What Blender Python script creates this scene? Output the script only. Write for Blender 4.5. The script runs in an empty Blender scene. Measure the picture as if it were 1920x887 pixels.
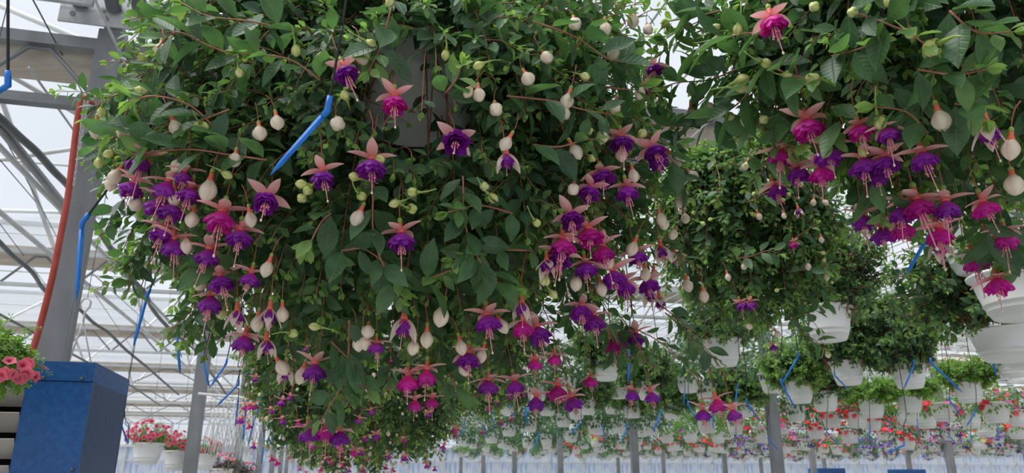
import bpy, math, random
import numpy as np
from mathutils import Vector, Matrix

random.seed(7)
rng = np.random.default_rng(7)
SC = bpy.context.scene
COL = SC.collection
R = math.radians

# ------------------------------------------------------------------ camera
F, CX, CY, HZ = 1400.0, 960.0, 443.5, 895.0
PITCH = math.atan((HZ - CY) / F)
EYE = Vector((0, 0, 1.6))
cd = bpy.data.cameras.new('camera')
cd.sensor_width = 36.0
cd.lens = 36.0 * F / 1920.0
cd.clip_start, cd.clip_end = 0.05, 300
cd.dof.use_dof = True
cd.dof.focus_distance = 1.35
cd.dof.aperture_fstop = 11.0
cam = bpy.data.objects.new('camera', cd)
cam.location = EYE
cam.rotation_euler = (math.pi / 2 + PITCH, 0, 0)
COL.objects.link(cam)
SC.camera = cam

# ------------------------------------------------------------------ overcast sky, exposure
w = bpy.data.worlds.new('overcast_sky')
SC.world = w
w.use_nodes = True
nt = w.node_tree
bg = nt.nodes['Background']
tc = nt.nodes.new('ShaderNodeTexCoord')
nz = nt.nodes.new('ShaderNodeTexNoise')
nz.inputs['Scale'].default_value = 2.2
nz.inputs['Detail'].default_value = 5
cr = nt.nodes.new('ShaderNodeValToRGB')
cr.color_ramp.elements[0].position = .3
cr.color_ramp.elements[0].color = (.44, .463, .52, 1)
cr.color_ramp.elements[1].position = .72
cr.color_ramp.elements[1].color = (.61, .62, .655, 1)
nt.links.new(tc.outputs['Generated'], nz.inputs['Vector'])
nt.links.new(nz.outputs['Fac'], cr.inputs['Fac'])
nt.links.new(cr.outputs['Color'], bg.inputs['Color'])
bg.inputs['Strength'].default_value = 0.93
sun = bpy.data.lights.new('veiled_sun', 'SUN')
sun.energy = 2.9
sun.angle = R(50)
sun.color = (1.0, .97, .9)
so = bpy.data.objects.new('veiled_sun', sun)
so.rotation_euler = Vector((.50, .12, -.95)).to_track_quat('-Z', 'Y').to_euler()
so.location = (-6, -4, 20)
COL.objects.link(so)
vs = SC.view_settings
vs.view_transform = 'Standard'
vs.look = 'None'
vs.gamma = 1.0
vs.use_curve_mapping = False
vs.exposure = 0.7
SC.cycles.max_bounces = 7
SC.cycles.diffuse_bounces = 4
SC.cycles.glossy_bounces = 2
SC.cycles.transmission_bounces = 4
SC.cycles.transparent_max_bounces = 14
SC.cycles.caustics_reflective = False
SC.cycles.caustics_refractive = False

# ------------------------------------------------------------------ pixel -> space
CP, SP = math.cos(PITCH), math.sin(PITCH)
def ray(px, py):
    dx, dy = (px - CX) / F, (CY - py) / F
    return Vector((dx, CP - dy * SP, SP + dy * CP))      # length 1 along the optical axis
def PA(px, py, t):            # at distance t along the optical axis
    return EYE + ray(px, py) * t
def PD(px, py, D):            # at ground distance D
    r = ray(px, py)
    return EYE + r * (D / r.y)
def PZ(px, py, z):            # on the level z (world height)
    r = ray(px, py)
    return EYE + r * ((z - 1.6) / r.z)
def proj(p):
    q = Vector(p) - EYE
    t = q.y * CP + q.z * SP
    up = -q.y * SP + q.z * CP
    return CX + F * q.x / t, CY - F * up / t, t

# ------------------------------------------------------------------ materials
M = {}
def principled(name, col, rough=.5, spec=.4, metal=0.0):
    m = bpy.data.materials.new(name)
    m.use_nodes = True
    b = m.node_tree.nodes['Principled BSDF']
    b.inputs['Base Color'].default_value = (*col, 1)
    b.inputs['Roughness'].default_value = rough
    b.inputs['Specular IOR Level'].default_value = spec
    b.inputs['Metallic'].default_value = metal
    M[name] = m
    return m, m.node_tree, b
def noisy(name, c1, c2, scale=8, rough=.5, spec=.4, metal=0.0, bump=0.0, detail=5, lo=.35, hi=.65, stretch=None):
    m, t, b = principled(name, c1, rough, spec, metal)
    co = t.nodes.new('ShaderNodeTexCoord')
    n = t.nodes.new('ShaderNodeTexNoise')
    n.inputs['Scale'].default_value = scale
    n.inputs['Detail'].default_value = detail
    src = co.outputs['Object']
    if stretch:
        mp = t.nodes.new('ShaderNodeMapping')
        mp.inputs['Scale'].default_value = stretch
        t.links.new(src, mp.inputs['Vector'])
        src = mp.outputs['Vector']
    t.links.new(src, n.inputs['Vector'])
    r = t.nodes.new('ShaderNodeValToRGB')
    r.color_ramp.elements[0].position, r.color_ramp.elements[1].position = lo, hi
    r.color_ramp.elements[0].color, r.color_ramp.elements[1].color = (*c1, 1), (*c2, 1)
    t.links.new(n.outputs['Fac'], r.inputs['Fac'])
    t.links.new(r.outputs['Color'], b.inputs['Base Color'])
    if bump:
        bp = t.nodes.new('ShaderNodeBump')
        bp.inputs['Strength'].default_value = bump
        bp.inputs['Distance'].default_value = .01
        t.links.new(n.outputs['Fac'], bp.inputs['Height'])
        t.links.new(bp.outputs['Normal'], b.inputs['Normal'])
    return m
def toned(name, stops, rough=.5, spec=.3, trans=.3, trans_gain=1.3, vary=.25, hue=.0, veins=False):
    """Colour from a per-leaf 'tone' (mesh attribute + object colour red), thin and translucent."""
    m, t, b = principled(name, (.5, .5, .5), rough, spec)
    at = t.nodes.new('ShaderNodeAttribute')
    at.attribute_name = 'tone'
    oi = t.nodes.new('ShaderNodeObjectInfo')
    sp = t.nodes.new('ShaderNodeSeparateColor')
    t.links.new(oi.outputs['Color'], sp.inputs[0])
    ad = t.nodes.new('ShaderNodeMath')
    ad.operation = 'ADD'
    t.links.new(at.outputs['Fac'], ad.inputs[0])
    t.links.new(sp.outputs[0], ad.inputs[1])
    r = t.nodes.new('ShaderNodeValToRGB')
    while len(r.color_ramp.elements) < len(stops):
        r.color_ramp.elements.new(.5)
    for e, (p, c) in zip(r.color_ramp.elements, stops):
        e.position = p
        e.color = (*c, 1)
    t.links.new(ad.outputs[0], r.inputs['Fac'])
    co = t.nodes.new('ShaderNodeNewGeometry')
    n = t.nodes.new('ShaderNodeTexNoise')
    n.inputs['Scale'].default_value = 24
    t.links.new(co.outputs['Position'], n.inputs['Vector'])
    h = t.nodes.new('ShaderNodeHueSaturation')
    mr = t.nodes.new('ShaderNodeMapRange')
    mr.inputs['From Min'].default_value, mr.inputs['From Max'].default_value = .3, .7
    mr.inputs['To Min'].default_value, mr.inputs['To Max'].default_value = 1 - vary, 1 + vary
    t.links.new(n.outputs['Fac'], mr.inputs['Value'])
    t.links.new(mr.outputs['Result'], h.inputs['Value'])
    t.links.new(r.outputs['Color'], h.inputs['Color'])
    if veins:
        lv = t.nodes.new('ShaderNodeAttribute')
        lv.attribute_name = 'luv'
        sx = t.nodes.new('ShaderNodeSeparateXYZ')
        t.links.new(lv.outputs['Vector'], sx.inputs[0])
        def mth(op, a, b_=None, c_=None):
            q = t.nodes.new('ShaderNodeMath')
            q.operation = op
            for i_, v_ in enumerate((a, b_, c_)):
                if v_ is None:
                    continue
                if isinstance(v_, (int, float)):
                    q.inputs[i_].default_value = v_
                else:
                    t.links.new(v_, q.inputs[i_])
            return q.outputs[0]
        ax = mth('ABSOLUTE', sx.outputs[0])
        ph = mth('MULTIPLY', mth('SUBTRACT', sx.outputs[1], mth('MULTIPLY', ax, .9)), 46.0)
        lat = mth('POWER', mth('MULTIPLY_ADD', mth('COSINE', ph), .5, .5), 10.0)
        mid = mth('SUBTRACT', 1.0, mth('MINIMUM', mth('MULTIPLY', ax, 45.0), 1.0))
        vn = mth('MAXIMUM', mth('MULTIPLY', lat, .45), mid)
        mv = t.nodes.new('ShaderNodeMix')
        mv.data_type = 'RGBA'
        t.links.new(mth('MULTIPLY', vn, .32), mv.inputs['Factor'])
        t.links.new(h.outputs['Color'], mv.inputs['A'])
        mv.inputs['B'].default_value = (.30, .38, .18, 1)
        bp = t.nodes.new('ShaderNodeBump')
        bp.inputs['Strength'].default_value = .35
        bp.inputs['Distance'].default_value = .002
        bp.invert = True
        t.links.new(vn, bp.inputs['Height'])
        t.links.new(bp.outputs['Normal'], b.inputs['Normal'])
        t.links.new(mv.outputs['Result'], b.inputs['Base Color'])
    else:
        t.links.new(h.outputs['Color'], b.inputs['Base Color'])
    if trans:
        tr = t.nodes.new('ShaderNodeBsdfTranslucent')
        g = t.nodes.new('ShaderNodeMix')
        g.data_type = 'RGBA'
        g.blend_type = 'MULTIPLY'
        g.inputs['Factor'].default_value = 1
        t.links.new(h.outputs['Color'], g.inputs['A'])
        g.inputs['B'].default_value = (trans_gain * 1.15, trans_gain * 1.15, trans_gain * .6, 1) if veins else (trans_gain,) * 3 + (1,)
        t.links.new(g.outputs['Result'], tr.inputs['Color'])
        mx = t.nodes.new('ShaderNodeMixShader')
        mx.inputs['Fac'].default_value = trans
        t.links.new(b.outputs[0], mx.inputs[1])
        t.links.new(tr.outputs[0], mx.inputs[2])
        t.links.new(mx.outputs[0], t.nodes['Material Output'].inputs['Surface'])
    return m

toned('leaf', [(0, (.040, .098, .058)), (.45, (.085, .185, .074)), (1, (.30, .48, .12))], .36, .5, .38, 1.8, .3, veins=True)
toned('leaf_bright', [(0, (.10, .22, .05)), (.5, (.17, .34, .07)), (1, (.32, .52, .12))], .5, .35, .35, 1.5, .3, veins=True)
toned('leaf_grey', [(0, (.11, .10, .10)), (1, (.24, .22, .22))], .5, .35, .2, 1.2, .3)
toned('sepal', [(0, (.80, .24, .23)), (.35, (.88, .42, .42)), (.85, (.90, .54, .51)), (1, (.78, .66, .48))], .45, .35, .3, 1.1, .12)
toned('sepal_pale', [(0, (.80, .42, .36)), (.3, (.86, .72, .62)), (1, (.88, .68, .62))], .45, .35, .3, 1.1, .1)
toned('corolla_violet', [(0, (.66, .05, .38)), (.4, (.42, .035, .42)), (1, (.25, .024, .38))], .45, .4, .32, 1.5, .3)
toned('corolla_magenta', [(0, (.80, .06, .30)), (.5, (.68, .03, .32)), (1, (.52, .022, .36))], .45, .4, .32, 1.5, .3)
toned('bud_cream', [(0, (.80, .46, .36)), (.25, (.86, .70, .57)), (1, (.88, .77, .62))], .42, .4, .15, 1.0, .1)
toned('bud_green', [(0, (.42, .50, .13)), (.5, (.66, .68, .24)), (1, (.74, .74, .34))], .42, .4, .15, 1.0, .1)
toned('petunia_pink', [(0, (.30, .015, .05)), (.3, (.75, .08, .16)), (1, (.85, .22, .30))], .5, .3, .25, 1.1, .15)
toned('bloom', [(0, (.75, .03, .03)), (.2, (.82, .06, .10)), (.4, (.80, .16, .40)), (.6, (.30, .03, .22)), (.8, (.14, .05, .42)), (1, (.80, .62, .10))], .5, .3, .2, 1.1, .15)
for e in M['bloom'].node_tree.nodes:
    if e.type == 'VALTORGB':
        e.color_ramp.interpolation = 'CONSTANT'
principled('tube_coral', (.80, .17, .10), .4, .4)
principled('ovary_green', (.30, .42, .10), .4, .4)
principled('stalk_red', (.40, .13, .09), .5, .3)
principled('stamen_pink', (.85, .32, .38), .4, .3)
principled('stigma_cream', (.85, .75, .50), .5, .3)
noisy('stem_red', (.33, .10, .075), (.42, .20, .13), 30, .5, .3)
noisy('stem_woody', (.30, .20, .13), (.42, .30, .20), 30, .6, .3)
noisy('pot_white', (.74, .74, .73), (.82, .82, .81), 6, .38, .45)
noisy('pot_grey', (.70, .71, .71), (.76, .77, .77), 6, .45, .4)
noisy('soil', (.03, .02, .015), (.07, .05, .035), 60, .9, .1, bump=.5)
principled('hanger_grey', (.42, .45, .40), .5, .3)
principled('plastic_white', (.78, .78, .78), .4, .4)
noisy('stake_blue', (.004, .14, .58), (.008, .20, .70), 20, .35, .5)
principled('tube_black', (.012, .012, .014), .4, .4)
noisy('steel', (.17, .175, .185), (.29, .30, .315), 7, .5, .5, .15, .05, lo=.3, hi=.7, stretch=(1, 1, .35))
noisy('steel_bright', (.50, .51, .52), (.64, .65, .66), 18, .45, .5, .2)
noisy('alu', (.60, .61, .62), (.72, .73, .74), 5, .5, .4, .0)
noisy('gutter_beige', (.52, .45, .38), (.66, .59, .52), 3, .6, .3, stretch=(.3, 8, 8))
noisy('conduit_grey', (.075, .082, .09), (.12, .13, .14), 6, .45, .4)
noisy('hose_red', (.42, .055, .035), (.52, .09, .06), 10, .5, .4)
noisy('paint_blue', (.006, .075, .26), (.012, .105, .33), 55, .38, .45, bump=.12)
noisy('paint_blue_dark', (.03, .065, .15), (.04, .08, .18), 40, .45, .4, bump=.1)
noisy('louvre_grey', (.36, .33, .30), (.46, .43, .40), 9, .5, .4)
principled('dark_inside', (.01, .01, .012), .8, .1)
noisy('concrete', (.26, .26, .25), (.36, .36, .34), 2.5, .85, .2, bump=.2)
noisy('bark', (.20, .16, .12), (.34, .28, .22), 25, .8, .2, bump=.4)
# wall sheet: milky film with blue streaks of the irrigation gear stored on it
m, t, b = principled('wall_film', (.75, .8, .88), .5, .3)
co = t.nodes.new('ShaderNodeTexCoord')
mp = t.nodes.new('ShaderNodeMapping')
mp.inputs['Scale'].default_value = (9, 9, 1.6)
n = t.nodes.new('ShaderNodeTexNoise')
n.inputs['Scale'].default_value = 1.0
n.inputs['Detail'].default_value = 6
r = t.nodes.new('ShaderNodeValToRGB')
r.color_ramp.elements[0].position, r.color_ramp.elements[1].position = .30, .52
r.color_ramp.elements[0].color, r.color_ramp.elements[1].color = (.30, .46, .78, 1), (.80, .83, .87, 1)
t.links.new(co.outputs['Object'], mp.inputs['Vector'])
t.links.new(mp.outputs['Vector'], n.inputs['Vector'])
t.links.new(n.outputs['Fac'], r.inputs['Fac'])
t.links.new(r.outputs['Color'], b.inputs['Base Color'])
tr = t.nodes.new('ShaderNodeBsdfTranslucent')
mx = t.nodes.new('ShaderNodeMixShader')
mx.inputs['Fac'].default_value = .5
t.links.new(r.outputs['Color'], tr.inputs['Color'])
t.links.new(b.outputs[0], mx.inputs[1])
t.links.new(tr.outputs[0], mx.inputs[2])
t.links.new(mx.outputs[0], t.nodes['Material Output'].inputs['Surface'])
# glass: thin, slightly dusty
m = bpy.data.materials.new('glass')
M['glass'] = m
m.use_nodes = True
t = m.node_tree
t.nodes.remove(t.nodes['Principled BSDF'])
tp = t.nodes.new('ShaderNodeBsdfTransparent')
tp.inputs['Color'].default_value = (.95, .97, .98, 1)
gl = t.nodes.new('ShaderNodeBsdfGlossy')
gl.inputs['Roughness'].default_value = .06
df = t.nodes.new('ShaderNodeBsdfTranslucent')
df.inputs['Color'].default_value = (.85, .88, .92, 1)
fr = t.nodes.new('ShaderNodeFresnel')
fr.inputs['IOR'].default_value = 1.12
m1 = t.nodes.new('ShaderNodeMixShader')
m2 = t.nodes.new('ShaderNodeMixShader')
m2.inputs['Fac'].default_value = .07
t.links.new(fr.outputs[0], m1.inputs['Fac'])
t.links.new(tp.outputs[0], m1.inputs[1])
t.links.new(gl.outputs[0], m1.inputs[2])
t.links.new(m1.outputs[0], m2.inputs[1])
t.links.new(df.outputs[0], m2.inputs[2])
t.links.new(m2.outputs[0], t.nodes['Material Output'].inputs['Surface'])

# ------------------------------------------------------------------ mesh helpers
class MB:
    def __init__(s):
        s.v, s.f, s.mi, s.tone = [], [], [], []
    def add(s, verts, faces, mi=0, tone=0.0):
        o = len(s.v)
        s.v += [tuple(x) for x in verts]
        s.f += [tuple(i + o for i in f) for f in faces]
        s.mi += [mi] * len(faces)
        s.tone += list(tone) if hasattr(tone, '__len__') else [tone] * len(verts)
        return s
    def tube(s, pts, rad, n=6, mi=0, cap=True, tone=0.0):
        pts = [Vector(p) for p in pts]
        k = len(pts)
        rad = rad if hasattr(rad, '__len__') else [rad] * k
        V, Fc = [], []
        a = None
        for i, p in enumerate(pts):
            tg = (pts[min(i + 1, k - 1)] - pts[max(i - 1, 0)])
            tg = tg.normalized() if tg.length > 1e-9 else Vector((0, 0, 1))
            if a is None:
                a = tg.orthogonal().normalized()
            else:
                a = a - tg * a.dot(tg)
                a = a.normalized() if a.length > 1e-6 else tg.orthogonal().normalized()
            b_ = tg.cross(a)
            for j in range(n):
                an = 2 * math.pi * j / n
                V.append(p + (a * math.cos(an) + b_ * math.sin(an)) * rad[i])
        for i in range(k - 1):
            for j in range(n):
                j2 = (j + 1) % n
                Fc.append((i * n + j, i * n + j2, (i + 1) * n + j2, (i + 1) * n + j))
        if cap:
            Fc.append(tuple(range(n - 1, -1, -1)))
            Fc.append(tuple((k - 1) * n + j for j in range(n)))
        return s.add(V, Fc, mi, tone)
    def box(s, c, ax, ay, az, mi=0):
        """centre c and three half-extent vectors"""
        c, ax, ay, az = map(Vector, (c, ax, ay, az))
        V = [c + ax * i + ay * j + az * k for i in (-1, 1) for j in (-1, 1) for k in (-1, 1)]
        return s.add(V, [(0, 1, 3, 2), (4, 6, 7, 5), (0, 4, 5, 1), (2, 3, 7, 6), (0, 2, 6, 4), (1, 5, 7, 3)], mi)
    def lathe(s, prof, n=32, mi=0, tone=0.0):
        V = [(r_ * math.cos(2 * math.pi * j / n), r_ * math.sin(2 * math.pi * j / n), z) for r_, z in prof for j in range(n)]
        Fc = [(i * n + j, i * n + (j + 1) % n, (i + 1) * n + (j + 1) % n, (i + 1) * n + j) for i in range(len(prof) - 1) for j in range(n)]
        return s.add(V, Fc, mi, tone)
    def mesh(s, name, mats, smooth=True, tones=False):
        me = bpy.data.meshes.new(name)
        me.from_pydata(s.v, [], s.f)
        mats = mats if isinstance(mats, (list, tuple)) else [mats]
        for q in mats:
            me.materials.append(M[q])
        if len(mats) > 1:
            me.polygons.foreach_set('material_index', s.mi)
        if smooth:
            me.polygons.foreach_set('use_smooth', [True] * len(me.polygons))
        if tones:
            at = me.attributes.new('tone', 'FLOAT', 'POINT')
            at.data.foreach_set('value', np.array(s.tone, dtype=np.float32))
        me.update()
        return me
def put(name, me, parent=None, mat=None, tone=0.0):
    o = bpy.data.objects.new(name, me)
    COL.objects.link(o)
    o.color = (tone, 0, 0, 1)
    if parent:
        o.parent = parent
    if mat is not None:
        o.matrix_basis = mat
    return o
def root(name, loc, label, cat, group=None, kind=None):
    o = bpy.data.objects.new(name, None)
    COL.objects.link(o)
    o.location = loc
    o.empty_display_size = .05
    return tag(o, label, cat, group, kind)
def tag(o, label, cat, group=None, kind=None):
    o['label'] = label
    if cat:
        o['category'] = cat
    if group:
        o['group'] = group
    if kind:
        o['kind'] = kind
    return o
def smoothpath(pts, n=6):
    """Catmull-Rom through points"""
    pts = [Vector(p) for p in pts]
    if len(pts) < 3:
        return pts
    q = [pts[0] * 2 - pts[1]] + pts + [pts[-1] * 2 - pts[-2]]
    out = []
    for i in range(1, len(q) - 2):
        for k in range(n):
            t_ = k / n
            a, b_, c, d = q[i - 1], q[i], q[i + 1], q[i + 2]
            out.append(.5 * ((2 * b_) + (c - a) * t_ + (2 * a - 5 * b_ + 4 * c - d) * t_ ** 2 + (3 * b_ - a - 3 * c + d) * t_ ** 3))
    out.append(pts[-1])
    return out

# ------------------------------------------------------------------ the greenhouse grid
AN = R(13.7)
U = Vector((math.cos(AN), math.sin(AN), 0))
V = Vector((-math.sin(AN), math.cos(AN), 0))
UP = Vector((0, 0, 1))
O = Vector((-1.985, 3.25, 0))
def G(u, v, z):
    return O + U * u + V * v + UP * z
def toG(p):
    q = Vector(p) - O
    return q.dot(U), q.dot(V)
ZB, ZT, ZGUT, ZRIDGE = 3.30, 3.62, 3.64, 4.55
U0, U1 = -9.0, 36.0
JMIN, JMAX = -2, 7
VEND = 4.0 * JMAX

fl = MB()
fl.box(G(14, 12, -.05), U * 34, V * 24, UP * .05)
tag(put('floor', fl.mesh('floor', 'concrete', False)), 'grey concrete floor of the greenhouse', 'floor', kind='structure')
wl = root('wall_back', G(13.5, VEND, 0), 'milky white and blue film wall at the far end of the greenhouse', 'wall', kind='structure')
PW = 1.5
me = MB().box((0, 0, 1.35), (PW / 2 - .03, 0, 0), (0, .02, 0), (0, 0, 1.35)).mesh('film_panel', 'wall_film', False)
bar = MB().box((0, 0, 1.8), (.035, 0, 0), (0, .05, 0), (0, 0, 1.8)).mesh('mullion', 'alu', False)
rot = Matrix.Rotation(AN, 4, 'Z')
wl.rotation_euler = (0, 0, AN)
for i in range(30):
    x = -22.5 + PW * (i + .5)
    put('film_panel', me, wl, Matrix.Translation((x, 0, 0)))
    put('mullion', bar, wl, Matrix.Translation((x - PW / 2, -.03, 0)))
put('rail', MB().box((0, -.06, 2.72), (22.5, 0, 0), (0, .04, 0), (0, 0, .04)).mesh('rail', 'alu', False), wl)
put('rail', MB().box((0, -.06, 2.2), (22.5, 0, 0), (0, .02, 0), (0, 0, .02)).mesh('rail', 'alu', False), wl)
gp = MB().box((0, 0, 3.68), (PW / 2 - .03, 0, 0), (0, .004, 0), (0, 0, .93)).mesh('pane', 'glass', False)
for i in range(30):
    put('pane', gp, wl, Matrix.Translation((-22.5 + PW * (i + .5), 0, 0)))

# posts
post_me = MB()
post_me.box((0, 0, 1.87), (.042, 0, 0), (0, .05, 0), (0, 0, 1.87))
post_me.box((0, -.058, 1.85), (.050, 0, 0), (0, .005, 0), (0, 0, 1.85))
post_me.box((-.053, -.03, 1.85), (.006, 0, 0), (0, .032, 0), (0, 0, 1.85))
post_me.box((.053, -.03, 1.85), (.006, 0, 0), (0, .032, 0), (0, 0, 1.85))
post_me = post_me.mesh('steel_post', 'steel', False)
plate_me = MB()
plate_me.box((0, 0, 0), (.30, 0, 0), (0, .006, 0), (0, 0, .085))
plate_me = plate_me.mesh('bracket_plate', 'steel_bright', False)
bolt_me = MB().lathe([(0, -.012), (.013, -.012), (.013, .004), (0, .004)], 8).mesh('bolt', 'steel', False)
tube_me = MB().tube([(0, 0, 0), (0, -1.95, .80)], .036, 12).mesh('rafter_tube', 'steel')
pl = {(0, 0): 'galvanised steel post with bolted top plate beside the red hose',
      (0, 1): 'galvanised steel post behind the V of two blue drip stakes',
      (0, 2): 'galvanised steel post just left of the big fuchsia, behind the trailing flowers',
      (1, 1): 'grey steel post rising among the red flowers and white pots at right'}
for k in range(-1, 4):
    for j in range(-1, JMAX):
        if (k, j) in ((-1, -1), (0, -1), (1, -1), (2, -1), (3, -1), (-1, 0), (1, 0), (2, 0), (3, 0), (-1, 1), (3, 1), (3, 2)):
            continue
        lab = pl.get((k, j))
        p = put('steel_post', post_me, None, Matrix())
        p.location = G(6.0 * k, 4.0 * j, 0)
        p.rotation_euler = (0, 0, AN)
        tag(p, lab or 'slim grey steel post standing in the far part of the greenhouse', 'post', None if lab else 'far steel posts', 'structure')
        if k == 0 and j < 3:
            b_ = put('bracket_plate', plate_me, p, Matrix.Translation((.06, -.075, 3.79)))
            for bx_, bz in ((-.24, .03), (-.24, -.04), (-.11, .0), (-.09, -.045), (.1, .0), (.2, .03), (.22, -.04), (.05, -.05)):
                put('bolt', bolt_me, b_, Matrix.Translation((bx_, -.008, bz)) @ Matrix.Rotation(R(90), 4, 'X'))
            for tx in (-.15, .0, .12):
                put('rafter_tube', tube_me, p, Matrix.Translation((tx, -.09, 3.80)))

# lattice girders, gutters, roof spans
def vee(mb, u0, u1, n, v, r_):
    du = (u1 - u0) / n
    for i in range(n):
        ua = u0 + i * du
        for s in (0, 1):
            pts = [G(ua + du * (.5 if s == 0 else .5), v, ZT - .02), G(ua + du * s, v, ZB + .01)]
            mb.tube(pts, r_, 6)
for j in range(-1, JMAX):
    v = 4.0 * j
    g = root('lattice_girder', G(0, v - .02, ZB), 'grey steel lattice girder under gutter, nearest to the camera' if j == 0 else 'grey steel lattice girder further back, number %d behind the near one' % j if j > 0 else 'grey steel lattice girder above the camera', 'girder', None if j == 0 else 'lattice girders further back', 'structure')
    inv = Matrix.Translation(-Vector(g.location))
    for nm, zz, hh in (('top_chord', ZT, .030 if j < 1 else .02), ('bottom_chord', ZB, .024 if j < 1 else .014)):
        o = put(nm, MB().box(G((U0 + U1) / 2, v - .02, zz), U * (U1 - U0) / 2, V * .028, UP * hh).mesh(nm, 'steel' if j < 1 else 'alu', False), g, inv)
    if j >= 0:
        n_ = 24 if j < 3 else 12
        a0, a1 = (-3.0, 3.0) if j < 3 else (-6, 9)
        du = .62 if j < 3 else 1.25
        u_ = -3.1 if j < 3 else -6.2
        while u_ < (2.5 if j < 3 else 7):
            put('brace', MB().tube([G(u_, v - .02, ZB), G(u_ + du * .42, v - .02, ZT - .045), G(u_ + du * .58, v - .02, ZT - .045), G(u_ + du, v - .02, ZB)], .011, 6, cap=False).mesh('brace', 'steel'), g, inv)
            u_ += du
    gt = MB()
    prof = [(-.085, .0), (.085, .0), (.12, .12), (.12, .15), (-.12, .15), (-.12, .12)]
    k = len(prof)
    vv = [G(uu, v + .17 + a, ZGUT - .10 + b_) for uu in (U0, U1) for a, b_ in prof]
    gt.add(vv, [tuple(range(k)), tuple(range(2 * k - 1, k - 1, -1))] + [(i, (i + 1) % k, k + (i + 1) % k, k + i) for i in range(k)])
    tag(put('roof_gutter', gt.mesh('roof_gutter', 'gutter_beige', False)), 'beige roof gutter above the nearest girder' if j == 0 else 'beige roof gutter further back, number %d behind the near one' % j if j > 0 else 'beige roof gutter above the camera', 'gutter', None if j == 0 else 'roof gutters further back', 'structure')
# toothed rack along the vents beside the near gutter
rk = MB()
rk.box(G(-2.0, -.22, 3.74), U * 1.95, V * .012, UP * .02)
for i in range(78):
    rk.box(G(-3.9 + i * .05, -.22, 3.766), U * .011, V * .012, UP * .008)
tag(put('vent_rack', rk.mesh('vent_rack', 'steel_bright', False)), 'toothed steel rack bar of the roof vents beside the bolted plate', 'rack', kind='structure')
PWU = 1.875
for j in range(JMIN, JMAX):
    v0, v1 = 4.0 * j + .2, 4.0 * j + 2.17
    v2 = 4.0 * j + 4.14
    rf = root('ceiling', G(0, v0, ZGUT), 'glass roof span with aluminium glazing bars, number %s from the camera' % ('one', 'two', 'three', 'four', 'five', 'six', 'seven', 'eight', 'nine', 'ten')[j - JMIN], 'roof', 'glass roof spans', 'structure')
    inv = Matrix.Translation(-Vector(rf.location))
    s1, s2 = G(0, v1, ZRIDGE) - G(0, v0, ZGUT + .05), G(0, v1, ZRIDGE) - G(0, v2, ZGUT + .05)
    npan = int((U1 - U0) / PWU)
    for s_, vv, nm in ((s1, v0, 'a'), (s2, v2, 'b')):
        nrm = s_.cross(U).normalized()
        pm = MB().box(s_ * .5, U * (PWU / 2 - .012), s_ * .49, nrm * .002).mesh('pane', 'glass', False)
        bm_ = MB().box(s_ * .5, U * .013, s_ * .5, nrm * .016).mesh('glazing_bar', 'alu', False)
        for i in range(npan):
            base = G(U0 + (i + .5) * PWU, vv, ZGUT + .05) - rf.location
            put('pane', pm, rf, Matrix.Translation(base))
            put('glazing_bar', bm_, rf, Matrix.Translation(base - U * PWU / 2))
        mid = G((U0 + U1) / 2, vv, ZGUT + .05) + s_ * .55
        put('purlin', MB().box(mid - nrm * .0, U * (U1 - U0) / 2, s_.normalized() * .009, nrm * .008).mesh('purlin', 'alu', False), rf, inv)
    put('ridge', MB().box(G((U0 + U1) / 2, v1, ZRIDGE + .01), U * (U1 - U0) / 2, V * .02, UP * .02).mesh('ridge', 'alu', False), rf, inv)
# long tension rods and purlin pipes running away from the camera under the roof
for i, (u_, z_, rr, lab) in enumerate(((-1.15, 3.36, .02, 'thin grey pipe under the roof at far left'), (-.55, 3.2, .016, 'thin grey pipe under the roof left of the near post'), (.42, 3.30, .016, 'thin grey pipe under the roof right of the near post'))):
    tag(put('roof_pipe', MB().tube([G(u_, -3, z_), G(u_, VEND - .2, z_)], rr, 8).mesh('roof_pipe', 'alu')), lab, 'pipe', kind='structure')

# crossing wind braces
wb = [((0, 395), (390, 405), 3.95, 3.9), ((0, 130), (330, 320), 4.0, 3.8), ((0, 10), (330, 150), 4.3, 4.0), ((170, 400), (480, 560), 4.0, 3.9), ((0, 300), (330, 250), 4.1, 4.1)]
for i, (a, b_, za, zb) in enumerate(wb):
    tag(put('wind_brace', MB().tube([PZ(*a, za), PZ(*b_, zb)], .018, 6).mesh('wind_brace', 'alu')), 'slanting aluminium brace bar under the glass roof at left', 'brace', 'slanting roof braces', 'structure')

# sagging conduits
for lab, z_, rr, px in (
    ('dark grey sagging conduit crossing behind the near post', 3.2, .020, [(-60, 170), (0, 222), (35, 255), (70, 286), (101, 321), (126, 346), (140, 367), (175, 416), (208, 467), (225, 495), (245, 520), (273, 551), (284, 576), (304, 602), (330, 627), (375, 664), (393, 696), (412, 721), (426, 743)]),
    ('thinner dark conduit passing behind the foot of the near post', 3.2, .018, [(-40, 415), (0, 455), (25, 480), (60, 510), (80, 540), (100, 556), (145, 577), (175, 605), (205, 625), (235, 655), (280, 692), (300, 710), (335, 740)]),
    ('straight dark pipe low behind the red hose', 3.2, .015, [(-40, 570), (0, 590), (85, 635), (150, 672), (240, 720), (300, 760)])):
    pts = [PZ(x, y, z_) for x, y in px]
    tag(put('conduit', MB().tube(smoothpath(pts, 5), rr, 10).mesh('conduit', 'conduit_grey')), lab, 'conduit', kind='structure')
pts = [PZ(-40, 205, 3.22), PZ(0, 238, 3.2), PZ(60, 312, 3.2), PZ(122, 388, 3.2)]
tag(put('cable_tray', MB().tube(pts, [.024] * 4, 4).mesh('cable_tray', 'steel')), 'grey steel cable tray under the dark conduit at left', 'tray', kind='structure')
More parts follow.
